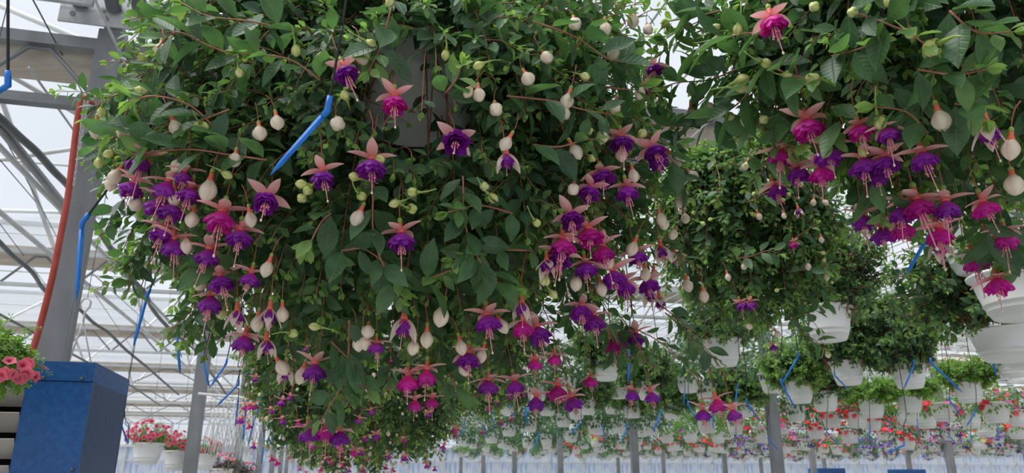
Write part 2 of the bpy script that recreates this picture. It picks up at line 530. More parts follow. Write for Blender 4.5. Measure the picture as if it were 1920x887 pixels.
# thin wires
wires = [((62, 0), (150, 165), 3.0, 3.4), ((20, 280), (120, 470), 4, 5), ((45, 290), (150, 460), 4, 5), ((0, 300), (60, 370), 4, 4.5), ((0, 420), (105, 560), 4, 5),
         ((130, 390), (220, 470), 4, 5), ((170, 540), (245, 650), 4, 5)]
for a, b_, d0, d1 in wires:
    tag(put('steel_wire', MB().tube([PZ(*a, 3.6) * 1.15 - PZ(*b_, 3.6) * .15, PZ(*b_, 3.6) * 1.15 - PZ(*a, 3.6) * .15], .0035, 4).mesh('steel_wire', 'conduit_grey')), 'thin taut dark wire under the glass roof at left', 'wire', 'thin roof wires')

# red hose and chain by the near post
pts = smoothpath([PD(x, y, 3.10) for x, y in ((172, 196), (163, 183), (152, 190), (145, 225), (137, 290), (127, 370), (112, 450), (98, 520), (78, 600), (57, 672), (46, 720), (40, 760))], 5)
tag(put('red_hose', MB().tube(pts, .0135, 10).mesh('red_hose', 'hose_red')), 'red rubber hose hanging over the girder beside the near post', 'hose')
link = MB().tube([(0, .004 * math.cos(a), .010 * math.sin(a)) for a in np.linspace(0, 2 * math.pi, 11)], .0018, 4, cap=False).mesh('link', 'steel_bright')
ch = root('chain', PD(163, 190, 3.08), 'thin steel chain looped down beside the red hose', 'chain')
for (x0, y0), (x1, y1), nl in (((158, 188), (138, 350), 26), ((165, 190), (146, 300), 20)):
    for i in range(nl):
        s = i / nl
        p = PD(x0 + (x1 - x0) * s, y0 + (y1 - y0) * s + 4 * math.sin(3 * s), 3.08) - ch.location
        put('link', link, ch, Matrix.Translation(p) @ Matrix.Rotation(R(90) * (i % 2), 4, 'Z'))

# ------------------------------------------------------------------ blue air heater
A = PD(180, 680, 2.2)                       # top right front corner
hb = root('air_heater', A - UP * 1.95, 'blue painted metal air heater cabinet with grey louvres at lower left', 'heater')
hb.location.z = 0
inv = Matrix.Translation(-Vector(hb.location))
HW, HD, HH = 1.0, .42, 1.05
zt = A.z
def hbox(nm, u0, u1, v0, v1, z0, z1, mt, parent=hb):
    c = A + U * (u0 + u1) / 2 + V * (v0 + v1) / 2
    c.z = (z0 + z1) / 2
    o = put(nm, MB().box(c, U * (u1 - u0) / 2, V * (v1 - v0) / 2, UP * (z1 - z0) / 2).mesh(nm, mt, False), parent, inv if parent is hb else Matrix())
    return o
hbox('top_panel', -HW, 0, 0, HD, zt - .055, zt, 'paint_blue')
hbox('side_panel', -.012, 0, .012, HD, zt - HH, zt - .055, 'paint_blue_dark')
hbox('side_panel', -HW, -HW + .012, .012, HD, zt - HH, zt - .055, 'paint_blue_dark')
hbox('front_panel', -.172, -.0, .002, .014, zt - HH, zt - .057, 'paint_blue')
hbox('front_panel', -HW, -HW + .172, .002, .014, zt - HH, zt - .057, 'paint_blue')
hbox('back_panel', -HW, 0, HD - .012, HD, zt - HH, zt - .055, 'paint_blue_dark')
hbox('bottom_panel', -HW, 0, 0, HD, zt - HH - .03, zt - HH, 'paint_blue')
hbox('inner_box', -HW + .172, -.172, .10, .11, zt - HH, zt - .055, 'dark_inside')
for i in range(14):
    zc = zt - .10 - i * .072
    c = A + U * (-HW / 2) + V * .025
    c.z = zc
    put('louvre_slat', MB().box(c, U * (HW / 2 - .176), V * .020 + UP * -.026, UP * .0012 + V * .001).mesh('louvre_slat', 'louvre_grey', False), hb, inv)
for du, dz in ((-.03, -.048), (-.13, -.048), (-.015, -.30), (-.015, -.6)):
    c = A + U * du + V * -.002
    c.z = zt + dz
    put('screw', MB().lathe([(0, .004), (.005, .002), (.006, -.002), (0, -.003)], 8).mesh('screw', 'conduit_grey'), hb, inv @ Matrix.Translation(c) @ rot @ Matrix.Rotation(R(90), 4, 'X'))
for du in (-.05, -HW + .05):
    for dv in (.05, HD - .05):
        hbox('leg', du - .025, du + .025, dv - .025, dv + .025, 0, zt - HH - .03, 'steel')
# wooden stub with collar behind the heater
wp = PD(18, 640, 2.75)
ws = root('wooden_stub', (wp.x, wp.y, 0), 'weathered wooden stake with a black collar behind the blue heater', 'stake')
put('stake', MB().tube([(0, 0, 0), (0, 0, wp.z + .01)], [.022, .021], 10).mesh('stake', 'bark'), ws)
put('collar', MB().lathe([(.0235, -.03), (.04, -.03), (.042, .0), (.036, .004), (.0235, .004)], 14).mesh('collar', 'conduit_grey'), ws, Matrix.Translation((0, 0, wp.z - .05)))

# ------------------------------------------------------------------ leaves
HWID = np.array([.15, .245, .17])            # half widths at 3 rows
ROW = np.array([.22, .5, .8])
def leaf_template(bend=.16, fold=.10, wide=1.0):
    v = [(0, 0, 0)]
    for t_, h_ in zip(ROW, HWID * wide):
        z = -bend * t_ * t_
        v += [(-h_, t_, z + fold * h_ * 2), (0, t_, z - .01), (h_, t_, z + fold * h_ * 2)]
    v.append((0, 1, -bend))
    f = [(0, 2, 1), (0, 3, 2)]
    for i in (1, 4):
        f += [(i, i + 1, i + 4, i + 3), (i + 1, i + 2, i + 5, i + 4)]
    f += [(7, 8, 10), (8, 9, 10)]
    return np.array(v), f
def leaf_fine(bend=.16, fold=.10, wide=1.0):
    v = [(0, 0, 0)]
    for t_, h_ in ((.10, .075), (.22, .165), (.38, .232), (.55, .236), (.72, .185), (.87, .092)):
        h_ *= wide
        z = -bend * t_ * t_ + .012 * math.sin(t_ * 17)
        v += [(-h_, t_, z + fold * h_ * 2), (0, t_, z - .01), (h_, t_, z + fold * h_ * 2)]
    v.append((0, 1, -bend))
    f = [(0, 2, 1), (0, 3, 2)]
    for i in (1, 4, 7, 10, 13):
        f += [(i, i + 1, i + 4, i + 3), (i + 1, i + 2, i + 5, i + 4)]
    f += [(16, 17, 19), (17, 18, 19)]
    return np.array(v), f
FINE = [leaf_fine(.12, .16), leaf_fine(.26, .10), leaf_fine(.02, .22), leaf_fine(.2, .2, 1.12)]
TEMPL = [leaf_template(.12, .16), leaf_template(.26, .10), leaf_template(.02, .22), leaf_template(.2, .2, 1.15)]
def leaf_proto(mat_, i):
    key = ('leafproto', mat_, i)
    if key not in PROTO:
        v, f = FINE[i]
        me = MB().add(v, f).mesh('leaf', mat_, True)
        me.attributes.new('luv', 'FLOAT_VECTOR', 'POINT').data.foreach_set('vector', np.array(v, dtype=np.float32).ravel())
        PROTO[key] = me
    return PROTO[key]
PROTO = {}

class Leaves:
    def __init__(s):
        s.p, s.d, s.n, s.s, s.t = [], [], [], [], []
    def add(s, p, d, n, size, tone):
        d = d.normalized()
        n = n - d * n.dot(d)
        if n.length < 1e-4:
            n = d.orthogonal()
        s.p.append(p); s.d.append(d); s.n.append(n.normalized()); s.s.append(size); s.t.append(tone)
    def split(s, k, nmin=9):
        """the k leaves that show largest: nearest leaf per picture cell"""
        best = {}
        for i, p in enumerate(s.p):
            c = p + s.d[i] * s.s[i] * .5
            x, y, t_ = proj(c)
            if t_ < .2 or not (-20 < x < 1940 and -20 < y < 905):
                continue
            face = abs((c - EYE).normalized().dot(s.n[i]))
            key = (int(x // 13), int(y // 13))
            sc = s.s[i] / t_ * (.25 + face)
            if key not in best or t_ < best[key][0]:
                best[key] = (t_, sc, i)
        lst = sorted(best.values(), key=lambda q: -q[1])[:k]
        return set(q[2] for q in lst)
    def build(s, parent, mat_, k):
        keep = s.split(k) if k else set()
        rl = Vector(parent.location)
        for i in sorted(keep):
            d, n = s.d[i], s.n[i]
            x = d.cross(n)
            m_ = Matrix(((x.x, d.x, n.x), (x.y, d.y, n.y), (x.z, d.z, n.z))).to_4x4()
            m_ = Matrix.Translation(s.p[i] - rl) @ m_ @ Matrix.Scale(s.s[i], 4)
            put('leaf', leaf_proto(mat_, i % 4), parent, m_, s.t[i])
        idx = [i for i in range(len(s.p)) if i not in keep]
        if not idx:
            return
        o = put('foliage', leaf_mesh([s.p[i] - rl for i in idx], [s.d[i] for i in idx], [s.n[i] for i in idx], [s.s[i] for i in idx], [s.t[i] for i in idx], mat_), parent)
        o['kind'] = 'stuff'
def leaf_mesh(p, d, n, sz, tn, mat_):
    p, d, n = np.array(p), np.array(d), np.array(n)
    sz, tn = np.array(sz), np.array(tn)
    x = np.cross(d, n)
    N = len(p)
    verts = np.zeros((N, 11, 3))
    for k_ in range(4):
        q = np.arange(N) % 4 == k_
        tv = TEMPL[k_][0]
        verts[q] = p[q, None] + sz[q, None, None] * (tv[None, :, 0, None] * x[q, None] + tv[None, :, 1, None] * d[q, None] + tv[None, :, 2, None] * n[q, None])
    f = TEMPL[0][1]
    tri, loops, starts, tot = [], [], [], []
    flat = np.concatenate([np.array(a) for a in f])
    cnt = np.array([len(a) for a in f])
    L = (flat[None] + (np.arange(N) * 11)[:, None]).ravel()
    C = np.tile(cnt, N)
    me = bpy.data.meshes.new('foliage')
    me.vertices.add(N * 11)
    me.vertices.foreach_set('co', verts.ravel())
    me.loops.add(len(L))
    me.loops.foreach_set('vertex_index', L.astype(np.int32))
    me.polygons.add(len(C))
    st = np.concatenate([[0], np.cumsum(C)[:-1]])
    me.polygons.foreach_set('loop_start', st.astype(np.int32))
    me.polygons.foreach_set('use_smooth', np.ones(len(C), dtype=bool))
    at = me.attributes.new('tone', 'FLOAT', 'POINT')
    at.data.foreach_set('value', np.repeat(tn, 11).astype(np.float32))
    lu = np.zeros((N, 11, 3), dtype=np.float32)
    for k_ in range(4):
        lu[np.arange(N) % 4 == k_] = TEMPL[k_][0]
    me.attributes.new('luv', 'FLOAT_VECTOR', 'POINT').data.foreach_set('vector', lu.ravel())
    me.materials.append(M[mat_])
    me.update(calc_edges=True)
    me.validate()
    return me

def rv(s=1.0):
    return Vector((random.gauss(0, s), random.gauss(0, s), random.gauss(0, s)))

def bez(p0, p1, p2, p3, n):
    out = []
    for i in range(n + 1):
        t_ = i / n
        a = 1 - t_
        out.append(p0 * a ** 3 + p1 * 3 * a * a * t_ + p2 * 3 * a * t_ * t_ + p3 * t_ ** 3)
    return out

class Env:
    def __init__(s, c, r):
        s.c, s.r = Vector(c), Vector(r)
    def at(s, dirv, k=1.0):
        return s.c + Vector((dirv.x * s.r.x, dirv.y * s.r.y, dirv.z * s.r.z)) * k
    def hit(s, px, py, k=1.0):
        d = ray(px, py)
        r_ = s.r * k
        o = EYE - s.c
        oo = Vector((o.x / r_.x, o.y / r_.y, o.z / r_.z))
        dd = Vector((d.x / r_.x, d.y / r_.y, d.z / r_.z))
        a, b_, c = dd.dot(dd), oo.dot(dd), oo.dot(oo) - 1
        q = b_ * b_ - a * c
        t_ = (-b_ - math.sqrt(q)) / a if q > 0 else -b_ / a
        return EYE + d * t_
    def out(s, p):
        q = p - s.c
        q = Vector((q.x / s.r.x ** 2, q.y / s.r.y ** 2, q.z / s.r.z ** 2))
        return q.normalized() if q.length > 1e-6 else Vector((0, 0, 1))

def leafy_path(LV, pts, env, L, start=.3, gap=.027, tip=True, jitter=.3, lateral=0, thin=None, STEMS=None, bright=0.0):
    """opposite leaf pairs along a path, young pale ones at the tip"""
    seg = [(pts[i + 1] - pts[i]).length for i in range(len(pts) - 1)]
    tot = sum(seg)
    if tot < .01:
        return
    s, turn = start * tot, random.random() * math.pi
    while s < tot:
        a, acc = 0, 0.0
        while a < len(seg) - 1 and acc + seg[a] < s:
            acc += seg[a]; a += 1
        p = pts[a].lerp(pts[a + 1], min(1, (s - acc) / max(seg[a], 1e-6)))
        T = (pts[a + 1] - pts[a]).normalized()
        fr = s / tot
        rem = tot - s
        size = L * random.uniform(.72, 1.18) * (1.0 if rem > .05 else .38 + .62 * rem / .05)
        tone = bright + random.uniform(0, .28) + (.0 if rem > .06 else .55 * (1 - rem / .06))
        A_ = T.orthogonal().normalized()
        B_ = T.cross(A_)
        S = A_ * math.cos(turn) + B_ * math.sin(turn)
        outw = env.out(p)
        for sg in (1, -1):
            if random.random() < .06:
                continue
            if thin and thin(p):
                continue
            d = S * sg * .85 + T * .45 + Vector((0, 0, -.22)) + outw * .15 + rv(.14)
            nrm = UP * .62 + outw * .6 + rv(jitter)
            LV.add(p + S * sg * .003, d, nrm, size, tone)
        if lateral and random.random() < lateral and rem > .06 and fr > .4:
            dl = (S * random.choice((-1, 1)) * .7 + T * .5 + outw * .45 + rv(.2)).normalized()
            ln = random.uniform(.05, .11)
            q = [p, p + dl * ln * .5 + Vector((0, 0, .004)), p + dl * ln + Vector((0, 0, -.008))]
            if STEMS is not None:
                STEMS.append((q, .0011, .0007))
            leafy_path(LV, q, env, L * .72, .25, gap * .8, jitter=jitter, thin=thin, bright=bright + .12)
        turn += math.pi / 2 + random.uniform(-.25, .25)
        s += gap * random.uniform(.75, 1.3) * (1 if rem > .06 else .55)
    if tip:
        T = (pts[-1] - pts[-2]).normalized()
        for q in range(4):
            LV.add(pts[-1], T + rv(.35), UP * .5 + env.out(pts[-1]) * .4 + rv(.4), L * random.uniform(.25, .42), bright + random.uniform(.65, .95))

# ------------------------------------------------------------------ fuchsia flowers (unit = sepal spread of 1)
def mk_sepal(mat_):
    mb = MB()
    n = 7
    V_, Fc, tn = [], [], []
    for i in range(n):
        t_ = i / (n - 1)
        wd = .108 * math.sin(math.pi * min(1, .12 + .88 * t_) ** .8) ** .8 if i < n - 1 else .004
        x = .05 + .47 * t_
        z = .05 * math.sin(t_ * 2.2) - .02 * t_
        for s_ in (-1, -.5, 0, .5, 1):
            V_.append((x, wd * s_, z + .045 * abs(s_) ** 2 * (1 - t_ * .5)))
            tn.append(min(1, t_ * .95))
    for i in range(n - 1):
        for k_ in range(4):
            a = i * 5 + k_
            Fc.append((a, a + 1, a + 6, a + 5))
    mb.add(V_, Fc, 0, tn)
    return mb
def mk_corolla():
    mb = MB()
    nt_, ns = 28, 6
    for (r0, r1, ln, lob, ph, amp) in ((.05, .235, .30, 5, 0.0, .16), (.05, .19, .36, 4, .9, .22), (.04, .125, .37, 4, 2.0, .28), (.03, .07, .33, 3, .4, .3)):
        V_, tn, Fc = [], [], []
        for i in range(ns):
            s = i / (ns - 1)
            for j in range(nt_):
                th = 2 * math.pi * j / nt_
                wv = math.sin(lob * th + ph)
                rr = r0 + (r1 - r0) * math.sin(min(1, s * 1.05) * math.pi * .55) * (1 + amp * s * wv + .09 * s * math.sin(3 * lob * th + ph * 2))
                z = -.02 - ln * s * (1 + .10 * wv * s + .07 * s * math.sin(2 * lob * th + 1)) + .05 * s * s
                V_.append((rr * math.cos(th), rr * math.sin(th), z))
                tn.append(s)
        for i in range(ns - 1):
            for j in range(nt_):
                j2 = (j + 1) % nt_
                Fc.append((i * nt_ + j, i * nt_ + j2, (i + 1) * nt_ + j2, (i + 1) * nt_ + j))
        mb.add(V_, Fc, 0, tn)
    return mb
def mk_stamens(long=True):
    mb = MB()
    rs = random.Random(3)
    for i in range(8):
        a = 2 * math.pi * i / 8
        l_ = rs.uniform(.42, .60)
        ox, oy = math.cos(a) * .05, math.sin(a) * .05
        mb.tube([(ox * .4, oy * .4, -.1), (ox, oy, -.3), (ox * 1.6, oy * 1.5, -l_)], [.009, .008, .007], 4, 0)
        mb.tube([(ox * 1.6, oy * 1.5, -l_ + .012), (ox * 1.6, oy * 1.5, -l_ - .028)], [.016, .014], 5, 0)
    mb.tube([(0, 0, -.1), (.01, 0, -.45), (.03, .0, -.88)], [.013, .012, .011], 5, 0)
    mb.tube([(.03, 0, -.86), (.031, 0, -.885), (.032, 0, -.91), (.033, 0, -.925)], [.012, .024, .024, .008], 6, 1)
    return mb
def mk_tube():
    return MB().lathe([(.012, -.03), (.075, -.02), (.075, .02), (.052, .09), (.050, .15), (.058, .19), (.03, .21), (.0, .212)], 12)
def mk_stalk(ln=.9):
    mb = MB().lathe([(0, .195), (.045, .205), (.058, .25), (.052, .30), (.02, .335), (0, .34)], 10, 1)
    mb.tube([(0, 0, .33), (.01, 0, .33 + ln * .35), (.05, .0, .33 + ln * .7), (.14, 0, .33 + ln)], [.014, .013, .014, .017], 5, 0)
    return mb
def mk_bud(fat=.165, ln=.42, ribs=4):
    mb = MB()
    n, k_ = 16, 9
    V_, Fc, tn = [], [], []
    for i in range(k_):
        t_ = i / (k_ - 1)
        r_ = fat * (math.sin(math.pi * (t_ * .93 + .05)) ** .75) if i < k_ - 1 else .01
        if i == 0:
            r_ = .06
        for j in range(n):
            th = 2 * math.pi * j / n
            g_ = abs(math.cos(2 * th))
            rib = .88 + .13 * g_ ** .5
            V_.append((r_ * rib * math.cos(th), r_ * rib * math.sin(th), -.0 - ln * t_))
            tn.append(min(1, .1 + t_ * 1.2) * (.12 + .88 * min(1, g_ * 2.2)))
    for i in range(k_ - 1):
        for j in range(n):
            j2 = (j + 1) % n
            Fc.append((i * n + j, i * n + j2, (i + 1) * n + j2, (i + 1) * n + j))
    Fc.append(tuple((k_ - 1) * n + j for j in range(n)))
    return mb.add(V_, Fc, 0, tn)
FM = {
    'sepal': mk_sepal(0).mesh('sepal', 'sepal', True, True), 'sepal_pale': mk_sepal(0).mesh('sepal', 'sepal_pale', True, True),
    'V': mk_corolla().mesh('corolla', 'corolla_violet', True, True), 'M': mk_corolla().mesh('corolla', 'corolla_magenta', True, True),
    'stamen': mk_stamens().mesh('stamen', ['stamen_pink', 'stigma_cream']),
    'tube': mk_tube().mesh('flower', 'tube_coral'),
    'stalk': mk_stalk().mesh('stalk', ['stalk_red', 'ovary_green']),
    'bud': mk_bud().mesh('bud', 'bud_cream', True, True), 'budg': mk_bud(.115, .29).mesh('bud', 'bud_green', True, True),
}
bs = MB().lathe([(0, .125), (.04, .13), (.05, .17), (.04, .21), (.016, .235), (0, .24)], 10, 1)
bs.tube([(0, 0, .23), (.01, 0, .40), (.06, .0, .60), (.15, 0, .72)], [.013, .012, .013, .015], 5, 0)
bs.lathe([(.07, -.03), (.072, 0.0), (.050, .05), (.046, .10), (.05, .13), (.0, .14)], 10, 2)
FM['budstalk'] = bs.mesh('stalk', ['stalk_red', 'ovary_green', 'tube_coral'])
gs = MB().tube([(0, 0, -.02), (0, 0, .12), (.04, 0, .3), (.12, 0, .48)], [.05, .022, .014, .013], 6, 0)
FM['gstalk'] = gs.mesh('stalk', ['ovary_green'])
def far_flower(kind):
    """whole small flower in one mesh"""
    mb = MB()
    c = mk_corolla()
    mb.add(c.v[:28 * 6], [f for f in c.f if max(f) < 28 * 6], 0, c.tone[:28 * 6])
    s = mk_sepal(0)
    for q in range(4):
        mt = Matrix.Rotation(q * math.pi / 2 + .3, 3, 'Z') @ Matrix.Rotation(R(-14), 3, 'Y')
        mb.add([mt @ Vector(v) for v in s.v], s.f, 1, s.tone)
    tb = mk_tube()
    mb.add(tb.v, tb.f, 2)
    mb.tube([(0, 0, .2), (.02, 0, .9)], .015, 4, 2)
    mb.tube([(0, 0, -.1), (0, 0, -.8)], .012, 4, 1)
    return mb.mesh('flower', ['corolla_violet' if kind == 'V' else 'corolla_magenta', 'sepal', 'tube_coral'], True, True)
FM['farV'], FM['farM'] = far_flower('V'), far_flower('M')

def tilt_matrix(axis_down, spin):
    """rotation that sends local -Z to axis_down"""
    z = -axis_down.normalized()
    x = z.orthogonal().normalized()
    y = z.cross(x)
    return Matrix(((x.x, y.x, z.x), (x.y, y.y, z.y), (x.z, y.z, z.z))).to_4x4() @ Matrix.Rotation(spin, 4, 'Z')
def flower(parent, p, S, kind='V', down=None, spin=None, opened=None):
    down = down or Vector((random.gauss(0, .16), random.gauss(0, .16) - .12, -1))
    spin = random.uniform(0, 6.28) if spin is None else spin
    half = kind == 'H'
    m_ = Matrix.Translation(p - parent.location) @ tilt_matrix(down, spin) @ Matrix.Translation((0, 0, .14 * S)) @ Matrix.Scale(S, 4)
    f = put('flower', FM['tube'], parent, m_)
    lift = opened if opened is not None else random.uniform(-14, 14)
    for q in range(4):
        el = (-66 + random.uniform(-10, 16)) if half else lift + random.uniform(-16, 14)
        sm = FM['sepal_pale'] if half or (kind == 'W') else FM['sepal']
        o = put('sepal', sm, f, Matrix.Rotation(q * math.pi / 2 + random.uniform(-.15, .15), 4, 'Z') @ Matrix.Rotation(R(-el), 4, 'Y') @ Matrix.Scale(random.uniform(.92, 1.1), 4))
    cm = FM['M'] if kind in 'MW' else FM['V']
    cs = .66 if half else random.uniform(1.0, 1.22)
    put('corolla', cm, f, Matrix.Rotation(random.uniform(0, 6), 4, 'Z') @ Matrix.Diagonal((cs, cs, random.uniform(.95, 1.15) * (.85 if half else 1), 1)), 0.0 if kind != 'V' else random.uniform(-.25, .3))
    put('stamen', FM['stamen'], f, Matrix.Rotation(R(random.uniform(-8, 8)), 4, 'X') @ Matrix.Scale(random.uniform(.8, 1.1) * (.7 if half else 1), 4))
    put('stalk', FM['stalk'], f, Matrix.Rotation(random.uniform(0, 6), 4, 'Z'))
    return f
def bud(parent, p, S, green=False, down=None):
    down = down or Vector((random.gauss(0, .7 if green else .3), random.gauss(0, .7 if green else .3) - .1, -1 if not green else random.uniform(-1, .2)))
    m_ = Matrix.Translation(p - parent.location) @ tilt_matrix(down, random.uniform(0, 6)) @ Matrix.Translation((0, 0, .2 * S)) @ Matrix.Scale(S, 4)
    b_ = put('bud', FM['budg' if green else 'bud'], parent, m_, random.uniform(-.1, .1))
    put('stalk', FM['gstalk' if green else 'budstalk'], b_)
    return b_

# ------------------------------------------------------------------ pots
def pot_profile(r=.135, h=.180):
    k = r / .135
    return [(0, 0), (.078 * k, 0), (.084 * k, .004), (.094 * k, h * .16), (.097 * k, h * .165), (.096 * k, h * .20), (.101 * k, h * .30), (.104 * k, h * .305), (.103 * k, h * .34),
            (.113 * k, h * .60), (.120 * k, h * .85), (.126 * k, h * .90), (.134 * k, h * .93), (.135 * k, h * .985), (.131 * k, h), (.120 * k, h * .985), (.114 * k, h * .85), (.0, h * .85)]
POT_ME = MB().lathe(pot_profile(), 36).mesh('pot', 'pot_white')
POT_GREY = MB().lathe(pot_profile(), 36).mesh('pot', 'pot_grey')
SOIL_ME = MB().lathe([(0, .008), (.07, .006), (.113, 0)], 20).mesh('soil', 'soil')
def hanger_mesh(hgt=.42, wire=.5, r=.128, col='hanger_grey', rr=.0015):
    mb = MB()
    for i in range(3):
        a = 2 * math.pi * i / 3 + .4
        mb.tube([(r * math.cos(a), r * math.sin(a), .152), (r * .35 * math.cos(a), r * .35 * math.sin(a), .152 + hgt * .7), (0, 0, .152 + hgt)], rr, 5)
    z = .152 + hgt
    mb.tube([(0, 0, z - .01), (0, 0, z + .03), (.018, 0, z + .045), (.024, 0, z + .065), (.012, 0, z + .085), (-.008, 0, z + .08)], rr * 1.6, 5)
    if wire > 0:
        mb.tube([(0, 0, z + .075), (0, 0, z + .075 + wire)], .0016, 4, 1)
    return mb.mesh('hanger', [col, 'conduit_grey'])
ZRAIL = 3.46
RAILPTS = []
def snap(base, tol):
    """move a pot sideways to the nearest rail, or give it a rail of its own"""
    u_, v_ = toG(base)
    best = min(RAILPTS, key=lambda r_: abs(r_[0] - u_), default=None)
    if best is None or abs(best[0] - u_) > tol:
        best = [u_, v_, v_]
        RAILPTS.append(best)
    best[1], best[2] = min(best[1], v_), max(best[2], v_)
    return Vector(base) + U * (best[0] - u_)
def wire_len(zbase, hgt=.42):
    return max(.02, ZRAIL - (zbase + .152 + hgt + .075))

def basket(name, label, cat, pot_c, env, nshoot, L, leafmat='leaf', nleaf=0, S=.055, flowers=(), buds=(), heroes=(), nflow=0, nbud=0, pot=True, potmat=POT_ME, group=None, gap=.027, lateral=.25, thin=None, stem_parts=True, bright=0.0, downbias=0.0, rmin=.72, tipbuds=0, far=False, potscale=1.0, hang=True, start=.3, potz=1.0, stemmat='stem_red'):
    pot_c = snap(Vector(pot_c), .04) if hang else Vector(pot_c)          # pot base centre
    rt = root(name, pot_c, label, cat, group)
    if pot:
        put('pot', potmat, rt, Matrix.Diagonal((potscale, potscale, potscale * potz, 1)))
        put('soil', SOIL_ME, rt, Matrix.Translation((0, 0, .149 * potscale * potz)) @ Matrix.Scale(potscale, 4))
        if hang:
            put('hanger', hanger_mesh(.42, wire_len(pot_c.z), .128 * potscale), rt)
    crown = pot_c + UP * .15
    LV, ST, STI = Leaves(), [], []
    def shoot(T_, first=False):
        ou = T_ - crown
        ou.z = 0
        ol = ou.length
        ou = ou.normalized() if ol > .02 else Vector((random.gauss(0, 1), random.gauss(0, 1), 0)).normalized()
        a = crown + ou * min(.1, ol * .5) + rv(.02)
        drop = crown.z - T_.z
        p1 = a + ou * (.25 * ol) + UP * (.06 + .12 * random.random() + .12 * max(0, -drop))
        p2 = T_ - ou * (.05 * ol if drop > 0 else .25 * ol) + UP * (max(0, drop) * .4 + .03)
        return bez(a, p1, p2, T_, 9)
    for i in range(nshoot):
        while True:
            d = rv(1).normalized()
            if d.z > -.97 and random.random() < (1.0 if d.z < .2 else .75):
                break
        T_ = env.at(d, random.uniform(rmin, 1.02))
        q = shoot(T_)
        ST.append((q, .0024, .0010))
        leafy_path(LV, q, env, L, start, gap, lateral=lateral, thin=thin, STEMS=ST, bright=bright)
    for h in heroes:
        pts = [env.hit(x, y, 1.0 + .05 * min(1, i / 2)) for i, (x, y) in enumerate(h)]
        q = smoothpath(pts, 4)
        STI.append((q, .0019, .0011))
        leafy_path(LV, q, env, L * 1.3, .02, gap * 1.15, jitter=.2, bright=bright + .1)
    fl_pos = []
    for f in flowers:
        x, y, k_ = f[:3]
        p = env.hit(x, y, 1.04)
        down = None
        if len(f) > 3:
            c = (EYE - p).normalized()
            down = Vector((f[3], 0, 0)) + c * f[4] + Vector((0, 0, -1)) * (1 - .75 * f[4])
        fs = f[5] if len(f) > 5 else 1.0
        flower(rt, p, S * fs * 1.28 * random.uniform(.95, 1.06), k_, down)
        fl_pos.append(p)
    for b_ in buds:
        p = env.hit(b_[0], b_[1], 1.035)
        bud(rt, p, S * (b_[3] if len(b_) > 3 else 1.0) * 1.15 * random.uniform(.92, 1.08), len(b_) > 2 and b_[2] == 'g', None)
        fl_pos.append(p)
    for p in fl_pos:
        ou = env.out(p)
        T_ = p + UP * S * random.uniform(.85, 1.15) - ou * .01
        # a twig that carries the bloom, coming out of the foliage
        base = T_ - ou * random.uniform(.10, .17) + UP * random.uniform(.0, .05) + rv(.02)
        q = bez(base, base.lerp(T_, .4) + UP * .025, T_ - ou * .03 + UP * .02, T_, 6)
        STI.append((q, .0015, .0009))
        leafy_path(LV, q, env, L * .8, .1, gap * 1.0, jitter=.25, thin=thin, bright=bright + .05)
    for i in range(nflow):
        d = rv(1).normalized()
        if d.y > .35 or d.z > .75:
            d.y = -abs(d.y)
        p = env.at(d, random.uniform(.97, 1.06)) + Vector((0, 0, -.02))
        if far:
            m_ = Matrix.Translation(p - pot_c) @ tilt_matrix(Vector((random.gauss(0, .2), random.gauss(0, .2), -1)), random.uniform(0, 6)) @ Matrix.Scale(S * random.uniform(.85, 1.1), 4)
            put('flower', FM['farV' if random.random() < .6 else 'farM'], rt, m_)
        else:
            flower(rt, p, S, random.choice('VVM'))
    for i in range(nbud):
        d = rv(1).normalized()
        if d.y > .3:
            d.y = -d.y
        p = env.at(d, random.uniform(.98, 1.05))
        g_ = random.random() < .45
        m_ = Matrix.Translation(p - pot_c) @ tilt_matrix(Vector((random.gauss(0, .4), random.gauss(0, .4), -1)), 0) @ Matrix.Scale(S * random.uniform(.6, .95), 4)
        put('bud', FM['budg' if g_ else 'bud'], rt, m_)
    LV.build(rt, leafmat, nleaf)
    rl = rt.location
    if STI and stem_parts:
        for q, r0, r1 in STI:
            n_ = len(q)
            put('stem', MB().tube([p - rl for p in q], [r0 + (r1 - r0) * i / (n_ - 1) for i in range(n_)], 5).mesh('stem', stemmat), rt)
    mb = MB()
    for q, r0, r1 in ST:
        n_ = len(q)
        mb.tube([p - rl for p in q], [r0 + (r1 - r0) * i / (n_ - 1) for i in range(n_)], 4, cap=False)
    o = put('stems', mb.mesh('stems', stemmat), rt)
    o['kind'] = 'stuff'
    return rt


